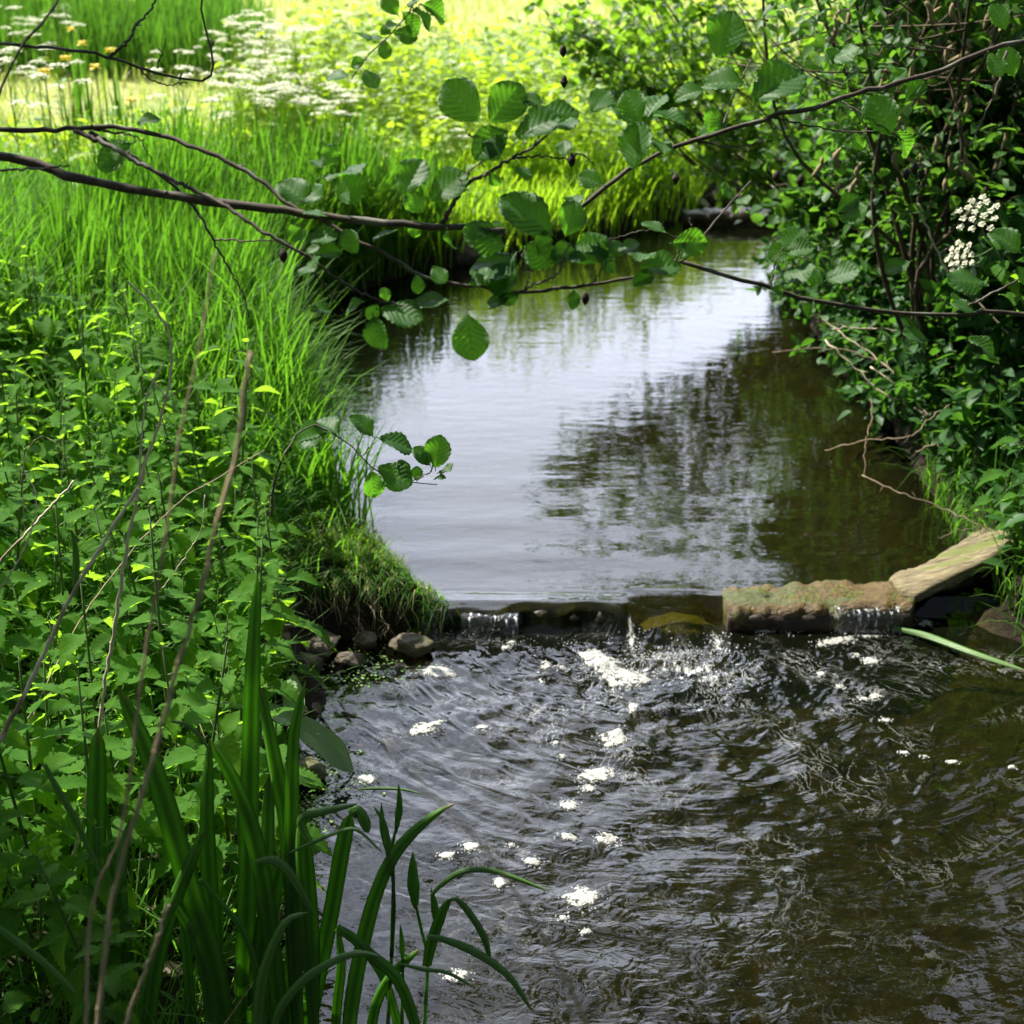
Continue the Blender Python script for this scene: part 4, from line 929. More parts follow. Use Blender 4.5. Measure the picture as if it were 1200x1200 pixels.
treeR = build_tree((2.9, 4.3, zg1(2.9, 4.3)), (-.6, 1.6), 'alder tree at the right whose thin branches cross the bushes',
                   [((1.6, 7.2, 4.4), (1.3, 1.4, 1.0)), ((2.4, 5.4, 4.2), (1.0, 1.3, .9)), ((1.1, 5.9, 5.0), (.7, 1.1, .7)), ((2.4, 8.8, 4.8), (1.5, 1.3, 1.3)), ((1.6, 4.2, 4.0), (.9, .9, .6)), ((.1, 7.0, 4.6), (.9, 1.0, .6))], 52, 10, 40, (.07, .10), 5.0, .15)
build_tree((-1.9, -2.6, .25), (.8, 1.0), 'unseen alder tree added behind the viewpoint to shade the near left bank', [((-1.6, -1.2, 3.6), (1.5, 1.4, .9)), ((-2.6, .4, 3.4), (1.1, 1.2, 1.0)), ((-.4, -1.8, 4.2), (1.3, 1.3, .9)), ((-3.2, -2.2, 2.4), (1.2, 1.5, 1.2))], 53, 10, 40, (.10, .15), 4.4, .15)  # unseen tree, added to block sky light from behind the camera
build_tree((2.6, -2.0, .25), (-.5, 1.0), 'unseen alder tree added behind the viewpoint to shade the near right of the pool', [((1.6, -1.0, 3.7), (1.4, 1.4, .9)), ((2.6, .8, 3.6), (1.2, 1.4, 1.1)), ((.8, .9, 4.4), (1.1, 1.0, .7)), ((3.2, -1.6, 2.4), (1.2, 1.5, 1.2))], 54, 10, 40, (.10, .15), 4.6, .16)  # second added tree out of view, cuts the ambient light on the right

LD = 2.25
def branch(tree, lines, leaves=(), cones=(), name='branch', mat=M_bark):
    """lines: list of (points (px,py[,dist]), radii); leaves: (px,py, tip px, tip py, width-tilt, roll)"""
    mb = MB()
    for pts, r in lines:
        P = [np.array(q[1]) if q[0] == 'w' else at_d(q[0], q[1], q[2] if len(q) > 2 else LD) for q in pts]
        L = smooth_line(P, len(P) * 8); L[2:-1] += R.normal(0, .0012, L[2:-1].shape)
        tube(mb, L, r, 8, smooth=False, knob=.22)
        for i in range(6, len(L) - 4, 7):                  # buds and snags
            if R.rand() < .6:
                rr = np.interp(i / len(L), np.linspace(0, 1, len(np.atleast_1d(r))), np.atleast_1d(r)) if not np.isscalar(r) else r
                d = nrm(R.normal(size=3) + [0, 0, .3]); tube(mb, [L[i], L[i] + d * (rr + .008 * R.rand() + .003)], [rr * .5 + .0006, .0007], 4, 3)
    o = mb.build(name, mat, tree)
    if len(leaves):
        lf = MB(); leaves = list(leaves)
        for pts, r in lines:                                # small young leaves scattered along the twigs
            pp = [q for q in pts if q[0] != 'w']; L2 = smooth_line(np.array([(q[0], q[1], q[2] if len(q) > 2 else LD) for q in pp], float), 40)
            seg = np.linalg.norm(L2[-1, :2] - L2[0, :2])
            for _ in range(int(seg / 90)):
                c = L2[R.randint(8, 40)]; a_ = R.uniform(0, 6.28); ln_ = R.uniform(14, 34)
                if c[0] < 330 or c[1] < 0: continue
                leaves.append((c[0], c[1], c[0] + ln_ * math.cos(a_), c[1] + ln_ * math.sin(a_), c[2] + R.normal(0, .03)))
        for q in leaves:
            x0, y0, x1, y1 = q[:4]; dd = q[4] if len(q) > 4 else LD; tilt = q[5] if len(q) > 5 else R.normal(0, .35); roll = q[6] if len(q) > 6 else R.normal(0, .3)
            a = at_d(x0, y0, dd); b = at_d(x1, y1, dd); ln = np.linalg.norm(b - a)
            D = nrm(b - a) + VIEW * tilt
            up = nrm(VIEW * .8 + UPV * .55 + R.normal(0, .12, 3))
            X, Y, Z = leaf_axes(D[None], up[None], np.array([roll]))
            pet = ln * .14; tube(lf, [a, a + X[0] * pet], .0008, 4, 2, smooth=False)
            lf.scatter(T_ALDER[R.randint(3)], X, Y, Z, (a + X[0] * pet)[None], [ln * math.sqrt(1 + tilt * tilt) * .98], [R.rand()])
        lf.build('leaves', M_alder, o)
    if len(cones):
        for (x, y, dd) in cones:
            cm = MB(); p = at_d(x, y, dd); tube(cm, [p + [0, 0, .012], p + [0, 0, .008], p, p - [0, 0, .008], p - [0, 0, .011]], [.001, .0055, .007, .005, .001], 7, 9, knob=.3)
            cm.build('cone', M_catkin, o)
    return o
tL = ('w', (-2.42, 2.75, 1.55)); tL2 = ('w', (-2.40, 2.85, 1.75)); tL3 = ('w', (-2.35, 3.0, 2.0))
branch(treeL, [([tL, (-300, 120, 2.2), (0, 183), (100, 212), (220, 232), (330, 247), (400, 256), (470, 263), (540, 268), (592, 271)], [.014, .012, .0095, .0075, .0052]),
               ([(518, 262), (545, 218), (572, 202), (600, 186), (625, 172), (642, 158)], [.004, .0028, .0016]), ([(538, 226), (545, 205), (568, 185), (566, 165), (575, 150)], [.002, .001]),
               ([(600, 186), (632, 183), (665, 186), (680, 180), (695, 192)], [.0018, .001]), ([(568, 204), (590, 210)], [.0015, .001]), ([(628, 170), (638, 145), (640, 128)], [.0018, .001]), ([(545, 155), (555, 160), (570, 152)], .001)],
       [(566, 148, 525, 102), (570, 150, 607, 106), (600, 165, 645, 140), (640, 145, 676, 146), (626, 138, 672, 128), (560, 170, 590, 180), (600, 195, 622, 205), (640, 122, 614, 114), (690, 135, 712, 105), (600, 150, 560, 178)], [(670, 188, LD), (661, 96, 2.6)])
branch(treeL, [([tL2, (-260, 150, 2.3), (0, 152, 2.3), (60, 152, 2.3), (130, 149, 2.3), (190, 160, 2.3), (240, 177, 2.28), (295, 205, 2.27), (340, 240, 2.26), (385, 262, 2.25), (425, 285, 2.24), (470, 310, 2.24), (505, 327, 2.25), (560, 336, 2.25), (607, 343, 2.25), (640, 339, 2.27), (700, 333, 2.3), (760, 320, 2.34), (802, 303, 2.38), (840, 258, 2.42), (880, 212, 2.46)], [.012, .010, .0075, .005, .004, .0034, .0028, .0014]),
               ([(607, 343), (640, 328), (655, 318), (663, 296), (668, 285)], [.0022, .0012]), ([(640, 339), (690, 333), (700, 322), (720, 300)], [.0015, .001]), ([(615, 340), (620, 320), (612, 300), (618, 290)], [.0014, .0008]), ([(790, 308), (798, 290), (810, 270), (808, 255)], [.0016, .001])],
       [(655, 282, 596, 234, LD, .1, .1), (660, 282, 676, 240), (600, 290, 548, 275, LD, .3, -.2), (612, 292, 560, 325), (630, 300, 640, 275), (640, 305, 672, 290), (672, 310, 706, 278), (690, 305, 668, 300), (604, 300, 580, 340, LD, .3), (600, 345, 574, 358, LD, .3), (590, 352, 580, 320), (706, 282, 730, 292), (735, 290, 760, 310), (745, 318, 790, 308), (770, 322, 745, 330), (690, 285, 720, 312), (784, 285, 824, 284), (705, 300, 690, 285), (720, 298, 745, 285), (660, 310, 620, 290)], [(686, 350, 2.28), (812, 276, 2.4)])
branch(treeL, [([(88, 153, 2.3), (130, 172, 2.28), (180, 200, 2.26), (225, 222, 2.25), (262, 240, 2.22), (310, 272, 2.2), (360, 300, 2.2), (400, 330, 2.2), (440, 350, 2.2), (490, 360, 2.2), (532, 355, 2.2)], [.0045, .0036, .003, .0022, .0012]),
               ([(366, 303, 2.2), (368, 320, 2.2), (390, 345, 2.2), (405, 370, 2.2)], [.0014, .0008])],
       [(366, 245, 332, 212, 2.2), (352, 240, 378, 222, 2.2), (378, 198, 366, 184, 2.2), (378, 198, 392, 172, 2.2), (372, 210, 425, 196, 2.2), (345, 322, 376, 308, 2.2), (365, 300, 396, 292, 2.2), (355, 285, 390, 274, 2.2), (360, 365, 384, 358, 2.2), (430, 352, 402, 362, 2.2), (445, 355, 432, 372, 2.2), (440, 362, 490, 372, 2.2, .25), (436, 366, 444, 404, 2.2, .2), (546, 362, 554, 416, 2.2, .1, .1), (530, 352, 488, 352, 2.2), (420, 300, 405, 275, 2.2), (470, 235, 490, 190, 2.25, .1), (500, 240, 540, 205, 2.25, .1), (498, 252, 478, 230, 2.25), (488, 255, 485, 275, 2.25), (470, 268, 440, 280, 2.25), (505, 310, 520, 330, 2.25), (390, 230, 428, 222, 2.25), (158, 148, 182, 135, 2.3), (160, 165, 115, 190, 2.3)], [(332, 300, 2.2)])
branch(treeL, [([(105, 155, 2.3), (150, 180, 2.34), (200, 215, 2.36), (228, 245, 2.38), (250, 282, 2.4), (265, 308, 2.4), (285, 345, 2.4), (292, 372, 2.4)], [.004, .003, .002, .001]), ([(250, 281, 2.4), (290, 282, 2.38), (328, 281, 2.36)], [.0018, .001]),
               ([(110, 152, 2.3), (160, 160, 2.3), (172, 178, 2.3), (180, 192, 2.3)], [.002, .0008]), ([(0, 200, 2.2), (40, 198, 2.2), (82, 194, 2.2)], [.0022, .0012])])
branch(treeL, [([tL3, (-250, 40, 2.5), (0, 52, 2.5), (60, 56, 2.5), (130, 67, 2.5), (165, 80, 2.5), (200, 90, 2.5), (240, 95, 2.5), (248, 82, 2.5), (246, 55, 2.5), (240, 30, 2.5), (235, 10, 2.5), (240, -15, 2.5)], [.009, .007, .0044, .0034, .0028, .0016]),
               ([(128, 67, 2.5), (150, 48, 2.5), (160, 28, 2.5), (172, 18, 2.5), (182, 0, 2.5), (190, -20, 2.5)], [.003, .0022, .0015]), ([(165, 82, 2.5), (180, 95, 2.5), (200, 99, 2.5), (220, 97, 2.5)], [.0014, .001]), ([(185, 80, 2.5), (190, 62, 2.5), (195, 45, 2.5)], [.0014, .0008]), ([(210, 94, 2.5), (214, 84, 2.5)], .001), ([(246, 55, 2.5), (252, 48, 2.5)], .001)])
branch(treeL, [([('w', (-2.38, 2.9, 2.3)), (-120, 260, 2.0), (-20, 150, 2.0), (0, 108, 2.0), (22, 62, 2.0), (40, 38, 2.0), (64, 10, 2.0), (75, -25, 2.0)], [.008, .004, .003, .0025, .0018])])
branch(treeL, [([tL3, ('w', (-1.4, 2.4, 2.45)), (330, -250, 2.2), (482, -20, 2.2), (478, 15, 2.2), (455, 42, 2.2), (430, 68, 2.2), (412, 92, 2.2)], [.006, .004, .002, .0015, .001]), ([(478, 15, 2.2), (495, 5, 2.2)], .001)],
       [(474, 10, 500, -12, 2.2), (482, 8, 505, 26, 2.2), (470, 12, 490, 30, 2.2), (468, 20, 452, 0, 2.2), (458, 38, 485, 44, 2.2), (452, 45, 450, 65, 2.2), (440, 50, 418, 36, 2.2), (450, 36, 465, 22, 2.2), (430, 70, 412, 75, 2.2), (425, 80, 440, 102, 2.2), (414, 88, 385, 90, 2.2), (445, 42, 455, 30, 2.2)])
# sucker at the bank
sk = empty('alder_sapling', at_z(318, 610, .2), 'small alder shoot leaning out of the bank grass over the upper pool', 'sapling')
branch(sk, [([('w', tuple(at_z(318, 612, .2))), (322, 560, 2.98), (345, 515, 2.93), (366, 498, 2.9), (385, 505, 2.9), (410, 522, 2.9), (436, 549, 2.9), (470, 562, 2.9), (500, 567, 2.9), (512, 568, 2.9)], [.006, .005, .004, .003, .002, .001]),
               ([(484, 563, 2.9), (505, 552, 2.9), (510, 530, 2.9)], [.0014, .0009]), ([(425, 534, 2.9), (440, 518, 2.9)], [.0012, .0008])],
       [(440, 515, 418, 488, 2.9), (440, 512, 480, 522, 2.9), (438, 545, 478, 565, 2.9, .2), (482, 560, 468, 542, 2.9), (510, 552, 516, 516, 2.9), (506, 548, 490, 526, 2.9), (512, 555, 530, 546, 2.9), (508, 562, 520, 558, 2.9), (500, 545, 498, 530, 2.9), (400, 512, 372, 488, 2.9), (390, 506, 346, 512, 2.9)])
tR = ('w', (2.85, 4.5, 2.1)); tR2 = ('w', (2.85, 4.4, 1.6))
branch(treeR, [([tR, (1500, -10, 3.2), (1200, 48, 2.75), (1100, 83, 2.7), (1010, 108, 2.65), (960, 124, 2.6), (905, 137, 2.6), (860, 150, 2.6), (810, 166, 2.6), (770, 180, 2.6), (735, 200, 2.58), (705, 222, 2.55), (676, 247, 2.55)], [.012, .009, .0062, .0055, .005, .0045, .004]),
               ([(905, 137, 2.6), (950, 148, 2.6), (1000, 155, 2.6), (1030, 153, 2.6)], [.002, .001]), ([(742, 196, 2.58), (748, 170, 2.55), (750, 150, 2.55)], [.0016, .0008]), ([(985, 118, 2.62), (1020, 140, 2.6), (1060, 165, 2.6)], [.002, .001]),
               ([(815, 165, 2.6), (860, 172, 2.6), (905, 165, 2.6)], [.0018, .001]), ([(880, 70, 2.7), (860, 110, 2.65), (848, 145, 2.6)], [.0014, .002]), ([(1180, 60, 2.75), (1165, 110, 2.72), (1135, 175, 2.7)], [.003, .0012])],
       [(750, 150, 724, 125, 2.55), (752, 148, 735, 110, 2.5), (755, 148, 772, 108, 2.5), (758, 160, 784, 178, 2.55, .2), (755, 135, 800, 140, 2.55), (742, 205, 745, 150, 2.55) , (838, 75, 856, 20, 2.6, .1), (875, 125, 932, 82, 2.6, .1), (880, 100, 830, 92, 2.65), (1048, 165, 1022, 118, 2.6, .1), (1048, 150, 1072, 175, 2.6), (830, 105, 795, 110, 2.65), (1060, 120, 1078, 98, 2.7), (990, 80, 970, 62, 2.7), (965, 72, 1000, 66, 2.7, .5), (1180, 40, 1165, 8, 2.75), (1190, 95, 1175, 60, 2.8)], [(660, 60, 2.6), (792, 210, 2.7)])
branch(treeR, [([tR2, (1500, 400, 3.0), (1200, 369, 2.6), (1130, 368, 2.55), (1060, 368, 2.52), (1010, 362, 2.5), (950, 350, 2.48), (900, 336, 2.45), (860, 325, 2.42), (820, 314, 2.4), (797, 306, 2.39)], [.012, .008, .005, .0045, .004, .0034]),
               ([(1120, 366, 2.55), (1160, 345, 2.55), (1200, 325, 2.55)], [.0024, .0018]), ([(903, 335, 2.45), (910, 305, 2.45), (918, 290, 2.45)], [.0015, .0009]), ([(700, 285, 2.35), (760, 270, 2.38), (800, 280, 2.4)], [.0008, .0012])],
       [(916, 300, 940, 268, 2.45), (918, 298, 945, 290, 2.45, .6), (912, 325, 948, 322, 2.45, .7), (965, 330, 998, 318, 2.5, .6), (940, 310, 960, 330, 2.5), (1070, 305, 1040, 316, 2.6, .1), (980, 250, 1000, 233, 2.6, .5), (980, 258, 1010, 250, 2.6, .6), (1200, 300, 1168, 272, 2.5, .1), (1160, 330, 1110, 332, 2.5, .2), (1190, 310, 1205, 330, 2.5), (930, 285, 905, 300, 2.5), (1090, 400, 1060, 390, 2.6), (1130, 395, 1165, 410, 2.6), (955, 300, 940, 290, 2.5)], [(910, 207, 2.6), (938, 212, 2.6), (1062, 205, 2.7), (1072, 198, 2.7), (1080, 205, 2.7)])

# ------------------------------------------------------------------ dead bramble stems on the right
for pts, r, lab in (
    ([(967, 398, 5.3), (987, 417, 5.25), (1013, 443, 5.2), (1040, 463, 5.15), (1083, 485, 5.1), (1130, 520, 5.0)], .0055, 'bleached dead stem, thickest of the tangle over the black hollow'),
    ([(1020, 430, 5.2), (1047, 450, 5.15), (1073, 473, 5.1), (1110, 510, 5.0)], .0048, 'short bleached stem beside the thickest dead stem'),
    ([(905, 413, 5.4), (950, 408, 5.4), (1000, 413, 5.35), (1067, 443, 5.2), (1100, 470, 5.1)], .0042, 'long dead stem reaching left over the pool at the top of the tangle'),
    ([(940, 350, 5.4), (965, 375, 5.4), (1000, 400, 5.3), (1040, 430, 5.2), (1070, 460, 5.1)], .0045, 'pale dead stem slanting down through the shrub into the tangle'),
    ([(967, 528, 4.75), (1013, 517, 4.7), (1067, 510, 4.65), (1090, 490, 4.7), (1113, 475, 4.75), (1150, 465, 4.8)], .0042, 'dead twig with a kink reaching out over the dark water'),
    ([(1073, 530, 4.7), (1133, 505, 4.7), (1180, 490, 4.7)], .0045, 'straight grey twig at the back of the hollow'),
    ([(1020, 467, 5.1), (1022, 490, 5.0), (1015, 512, 4.9), (1012, 560, 4.8)], .003, 'thin twig hanging straight down from the tangle'),
    ([(1010, 557, 4.5), (1053, 577, 4.4), (1100, 593, 4.35), (1150, 617, 4.25), (1205, 647, 4.2)], .0044, 'long bare twig slanting down to the sloping plank'),
    ([(1075, 238, 4.8), (1087, 267, 4.8), (1102, 303, 4.75), (1117, 326, 4.7), (1148, 357, 4.6), (1205, 412, 4.5)], .0055, 'pale dead stem slanting across the right bushes under the white flowers'),
    ([(975, 386, 5.3), (1010, 384, 5.3), (1055, 388, 5.3)], .0035, 'short level white twig at the top of the tangle'),
    ([(1100, 690 - 60, 4.2), (1120, 622, 4.2), (1140, 619, 4.2), (1165, 621, 4.2)], .002, 'tiny forked twig just above the sloping plank')):
    P = [at_y(*q) for q in pts]; mb = MB(); L = smooth_line(P, len(P) * 6); L[1:-1] += R.normal(0, .003, L[1:-1].shape); tube(mb, L, [r * .7, r * .6, r * .65], 6, smooth=False, knob=.3)
    for i in range(4, len(L) - 2, 6):
        d = nrm(R.normal(size=3)); tube(mb, [L[i], L[i] + d * .03], [r * .4, .0006], 4, 3)
    tag(mb.build('dead_stem', M_deadpale if 'pale' in lab or 'bleach' in lab or 'white' in lab else M_deaddark), lab, 'dead stem', 'dead stems on the right bank')

# ------------------------------------------------------------------ white umbels
def umbel(mb, c, axis_, rad, nray, seed, stemmb, fl=.004):
    rs = np.random.RandomState(seed); ax = nrm(np.array(axis_, float)); s1 = nrm(np.cross(ax, [.3, 1, .2])); s2 = np.cross(ax, s1)
    P, U = [], []
    for k in range(nray):
        a = k * 2.399; rr = rad * math.sqrt((k + .5) / nray); q = c + (s1 * math.cos(a) + s2 * math.sin(a)) * rr + ax * (rad * .5 - .25 * rr * rr / rad)
        tube(stemmb, [c, q], [.0008, .0005], 3, 2, smooth=False)
        for m in range(9):
            b = m * 2.399; r2 = rad * .15 * math.sqrt((m + .4) / 9); P.append(q + (s1 * math.cos(b) + s2 * math.sin(b)) * r2 + ax * rs.uniform(0, .004)); U.append(ax + rs.normal(0, .25, 3))
    P, U = np.array(P), nrm(np.array(U)); n = len(P)
    for j in range(5):                                     # five petals to each floret
        a = 2 * PI * j / 5 + rs.uniform(0, 1, n)
        s = nrm(np.cross(U, [.2, .9, .1])); t = np.cross(U, s); D = s * np.cos(a)[:, None] + t * np.sin(a)[:, None]
        X, Y, Z = leaf_axes(D, U, np.zeros(n)); mb.scatter(T_PETAL, X, Y, Z, P, np.full(n, fl), rs.rand(n))
T_PETAL = leaf_tpl(lambda u: .40 * np.sin(PI * np.clip(u, 0, 1) ** 1.1) ** .6 + .01, 2, 2, .2, -.1)
def near_umbel(label, base, heads, seed):
    root = empty('hemlock_plant', base, label, 'umbel plant')
    st = MB(); base = np.array(base)
    fork = at_y(1165, 290, 3.75); tube(st, [base, (base + fork) / 2 + [.03, 0, 0], fork], [.005, .004, .003], 6)
    for c, ax, r in heads: tube(st, [fork, (fork + c) / 2 + [0, 0, -.01], c], [.0022, .0014], 5)
    for k, (c, ax, r) in enumerate(heads):
        fl = MB(); umbel(fl, c, ax, r, 17, seed + k, st, .0042); fl.build('flower_head', M_white, root)
    st.build('stem', M_stem_green, root); lf = MB(); rs = np.random.RandomState(seed)
    n = 26; t = rs.rand(n)[:, None]; P = base * (1 - t) + fork * t; az = rs.uniform(0, 6.3, n)
    X, Y, Z = leaf_axes(np.stack([np.cos(az), np.sin(az), rs.uniform(-.3, .4, n)], -1), np.tile([0, 0, 1.0], (n, 1)), rs.normal(0, .3, n))
    lf.scatter(T_NETTLE[0], X, Y, Z, P, rs.uniform(.05, .09, n), rs.rand(n)); lf.build('leaves', M_nettle, root)
hb = (1.9, 4.0, zg1(1.9, 4.0))
near_umbel('white flowering umbel plant with two round heads among the right bank leaves', hb, [(at_y(1147, 256, 3.72), (-.3, -.7, .8), .058), (at_y(1128, 302, 3.70), (-.6, -.6, .45), .042)], 71)

def parsley_mesh(seed, h):
    rs = np.random.RandomState(seed); fl, st = MB(), MB()
    tube(st, [(0, 0, -.03), (rs.normal(0, .03), rs.normal(0, .03), h * .55), (0, 0, h)], [.006, .004, .003], 5, 8)
    for k in range(rs.randint(5, 9)):
        a = rs.uniform(0, 6.3); z0 = h * rs.uniform(.5, .8); rr = rs.uniform(.05, .2); c = np.array([math.cos(a) * rr, math.sin(a) * rr, h * rs.uniform(.8, 1.05)])
        tube(st, [(0, 0, z0), (c[0] * .5, c[1] * .5, (z0 + c[2]) / 2 - .02), c], [.003, .002], 4, 5)
        n = 36; b = np.arange(n) * 2.399; q = np.sqrt((np.arange(n) + .5) / n) * rs.uniform(.03, .05)
        P = c + np.stack([np.cos(b) * q, np.sin(b) * q, .02 - q * .3 + rs.normal(0, .003, n)], -1)
        X, Y, Z = leaf_axes(np.stack([np.cos(b * 3), np.sin(b * 3), np.zeros(n)], -1), np.tile([0, 0, 1.0], (n, 1)), rs.normal(0, .3, n))
        fl.scatter(T_PETAL, X, Y, Z, P, np.full(n, .019), rs.rand(n))
    for k in range(8):
        a = rs.uniform(0, 6.3); X, Y, Z = leaf_axes(np.array([[math.cos(a), math.sin(a), .3]]), np.array([[0, 0, 1.0]]), np.array([0.0]))
        st.scatter(T_LANCE, X, Y, Z, np.array([[0, 0, h * rs.uniform(.1, .6)]]), [rs.uniform(.12, .2)], [rs.rand()])
    a = MB(); n0 = 0
    for src, mi in ((st, 0), (fl, 1)):
        a.V += src.V; a.A += src.A; a.L += [L + n0 for L in src.L]; a.N += src.N; a.M += [np.full(len(x), mi) for x in src.M]; n0 += src.n
    return a.mesh('cow_parsley', [M_herb, M_white])
PAR = [parsley_mesh(300 + i, .55 + .07 * i) for i in range(6)]
def parsley(px, py, grp, lab, y=None):
    """flower top seen at px,py on meadow about .45 high"""
    i = R.randint(6); h = .55 + .07 * i
    p = at_z(px, py, .45 + h)
    if float(sdist(np.array([p[0]]), np.array([p[1]]))[0]) < .3: return
    p[2] = zg1(p[0], p[1])
    o = bpy.data.objects.new('cow_parsley', PAR[i]); COL.objects.link(o); o.location = Vector(p); o.rotation_euler = (0, 0, R.uniform(0, 6.3)); tag(o, lab, 'cow parsley', grp)
for _ in range(31): parsley(R.normal(305, 36), np.clip(R.normal(52, 22), 8, 95), 'cow parsley in the big white drift', 'white cow parsley in the dense drift in front of the meadow, right of the reeds')
for _ in range(10): parsley(R.uniform(370, 430), R.uniform(30, 90), 'cow parsley right of the white drift', 'white cow parsley standing just right of the dense white drift')
for _ in range(8): parsley(R.uniform(0, 110), R.uniform(5, 90), 'cow parsley at the far left', 'white cow parsley at the far left in front of the reeds')
for _ in range(12): parsley(R.uniform(520, 680), R.uniform(50, 130), 'cow parsley beside the alder bush', 'white cow parsley among herbs left of the alder bush')
for _ in range(8): parsley(R.uniform(330, 480), R.uniform(0, 30), 'cow parsley on the far meadow', 'small white cow parsley far out on the pale meadow')
# yellow flags in the reed band
def far_iris_mesh(seed):
    rs = np.random.RandomState(seed); a = MB(); n = 7
    blades(a, rs.normal(0, .03, (n, 3)) * [1, 1, 0], rs.uniform(.5, .75, n), np.full(n, .022), rs.uniform(0, .2, n), rs.uniform(0, 6, n), np.zeros(n), rs.rand(n), 4, 0)
    for j in range(6):
        b = j * PI / 3; X, Y, Z = leaf_axes(np.array([[math.cos(b), math.sin(b), .3 if j % 2 else -.4]]), np.array([[0, 0, 1.0]]), np.array([0.0]))
        a.scatter(T_ALDER_S, X, Y, Z, np.array([[0, 0, .74]]), [.04], [rs.rand()], 1)
    tube(a, [(0, 0, 0), (0, 0, .74)], .005, 4, 3)
    return a.mesh('yellow_iris', [M_reed, M_yellow])
FI = far_iris_mesh(5)
for k, (px, py) in enumerate([(82, 40), (75, 54), (110, 55), (128, 38), (150, 62), (50, 60), (95, 66)]):
    p = at_z(px, py + R.normal(0, 12), 1.2); p[2] = zg1(p[0], p[1]); o = bpy.data.objects.new('yellow_iris', FI); COL.objects.link(o); o.location = Vector(p); o.rotation_euler = (0, 0, k); tag(o, 'yellow flowering iris in the dark green reed band', 'iris', 'yellow irises in the reed band')

# ------------------------------------------------------------------ foam
FOAMS = [
    (718, 782, 42, 12, 35, 'largest white foam raft, just below the water gap'), (700, 770, 18, 6, 40, 'narrow foam strip at the upper end of the largest raft'), (682, 1050, 19, 12, 10, 'two-lobed foam patch nearest the lens in the lower pool'),
    (700, 905, 22, 9, -12, 'ragged foam patch in the middle of the lower pool'), (690, 922, 9, 4, 0, 'small round foam spot under the ragged patch'), (720, 865, 18, 8, 5, 'faint grey foam patch below the largest raft'),
    (667, 942, 11, 6, 0, 'square foam patch left of the ragged patch'), (666, 981, 11, 4, 0, 'flat foam spot below the square patch'), (712, 982, 14, 6, 5, 'bubbly foam patch right of the flat spot'),
    (658, 887, 5, 3, 0, 'tiny bright foam dot above the ragged patch'), (588, 1034, 10, 5, 0, 'single white foam spot beside the arching blade'), (624, 1010, 10, 4, 0, 'pale foam spot left of the pool middle'),
    (431, 912, 15, 6, 0, 'oval foam spot next to the dock leaf'), (497, 853, 22, 6, -18, 'long pale foam streak off the left shore'), (515, 787, 22, 6, 8, 'white forked flake floating below the sill log'),
    (553, 993, 11, 5, 0, 'grey foam spot between buds and arching blade'), (565, 852, 8, 2.5, 0, 'thin bright foam dash in the calm left of the pool'), (640, 780, 7, 4, 0, 'foam spot left of the largest raft'),
    (657, 783, 8, 3, 0, 'flat foam spot touching the left of the largest raft'), (742, 828, 7, 5, 0, 'small foam spot straight below the largest raft'), (893, 738, 8, 3, 0, 'foam spot under the left end of the orange log'),
    (920, 735, 20, 3, 0, 'foam line along the foot of the orange log'), (1010, 732, 34, 6, 0, 'bright foam under the trickles at the right end of the orange log'), (1085, 729, 9, 3, 0, 'foam spot right of the trickles'),
    (980, 750, 24, 4, -12, 'foam streak drifting from the trickles'), (1020, 772, 10, 3.5, 0, 'bright foam spot below the foam streak'), (1003, 767, 5, 2.5, 0, 'small foam dot left of the bright spot'), (962, 786, 5, 3, 0, 'lone foam dot in the brown water below the log'),
    (1013, 821, 8, 3, -8, 'pair of foam dots in the brown water, left one'), (1026, 817, 7, 3, 0, 'pair of foam dots in the brown water, right one'), (1039, 843, 7, 2.5, 0, 'flat foam dot below the foam pair'), (1117, 894, 6, 2.5, 0, 'foam dot toward the right edge of the pool'),
    (1186, 899, 4, 2, 0, 'foam dot nearest the right edge of the pool'), (1060, 882, 5, 2, 0, 'foam dot below the flat dot'), (1083, 887, 4, 2, 0, 'foam dot right of the lower foam dot'), (985, 802, 5, 2.5, 0, 'foam dot above the foam pair'),
    (660, 1075, 6, 3, 0, 'foam dot under the two-lobed patch'), (687, 1090, 6, 3, 0, 'bubble spot lowest in the pool middle'), (536, 1144, 16, 7, -10, 'grey foam patch behind the arching blades'), (600, 990, 5, 2.5, 0, 'tiny foam dot left of the flat spot'),
    (593, 758, 5, 3, 0, 'white splash spot at the foot of the sill log'), (600, 752, 4, 2, 0, 'foam fleck at the foot of the sill log'), (652, 870, 4, 2, 0, 'foam fleck above the tiny bright dot'), (524, 1003, 9, 4, 0, 'dull foam spot right of the tall bud')]
foam_rim = []
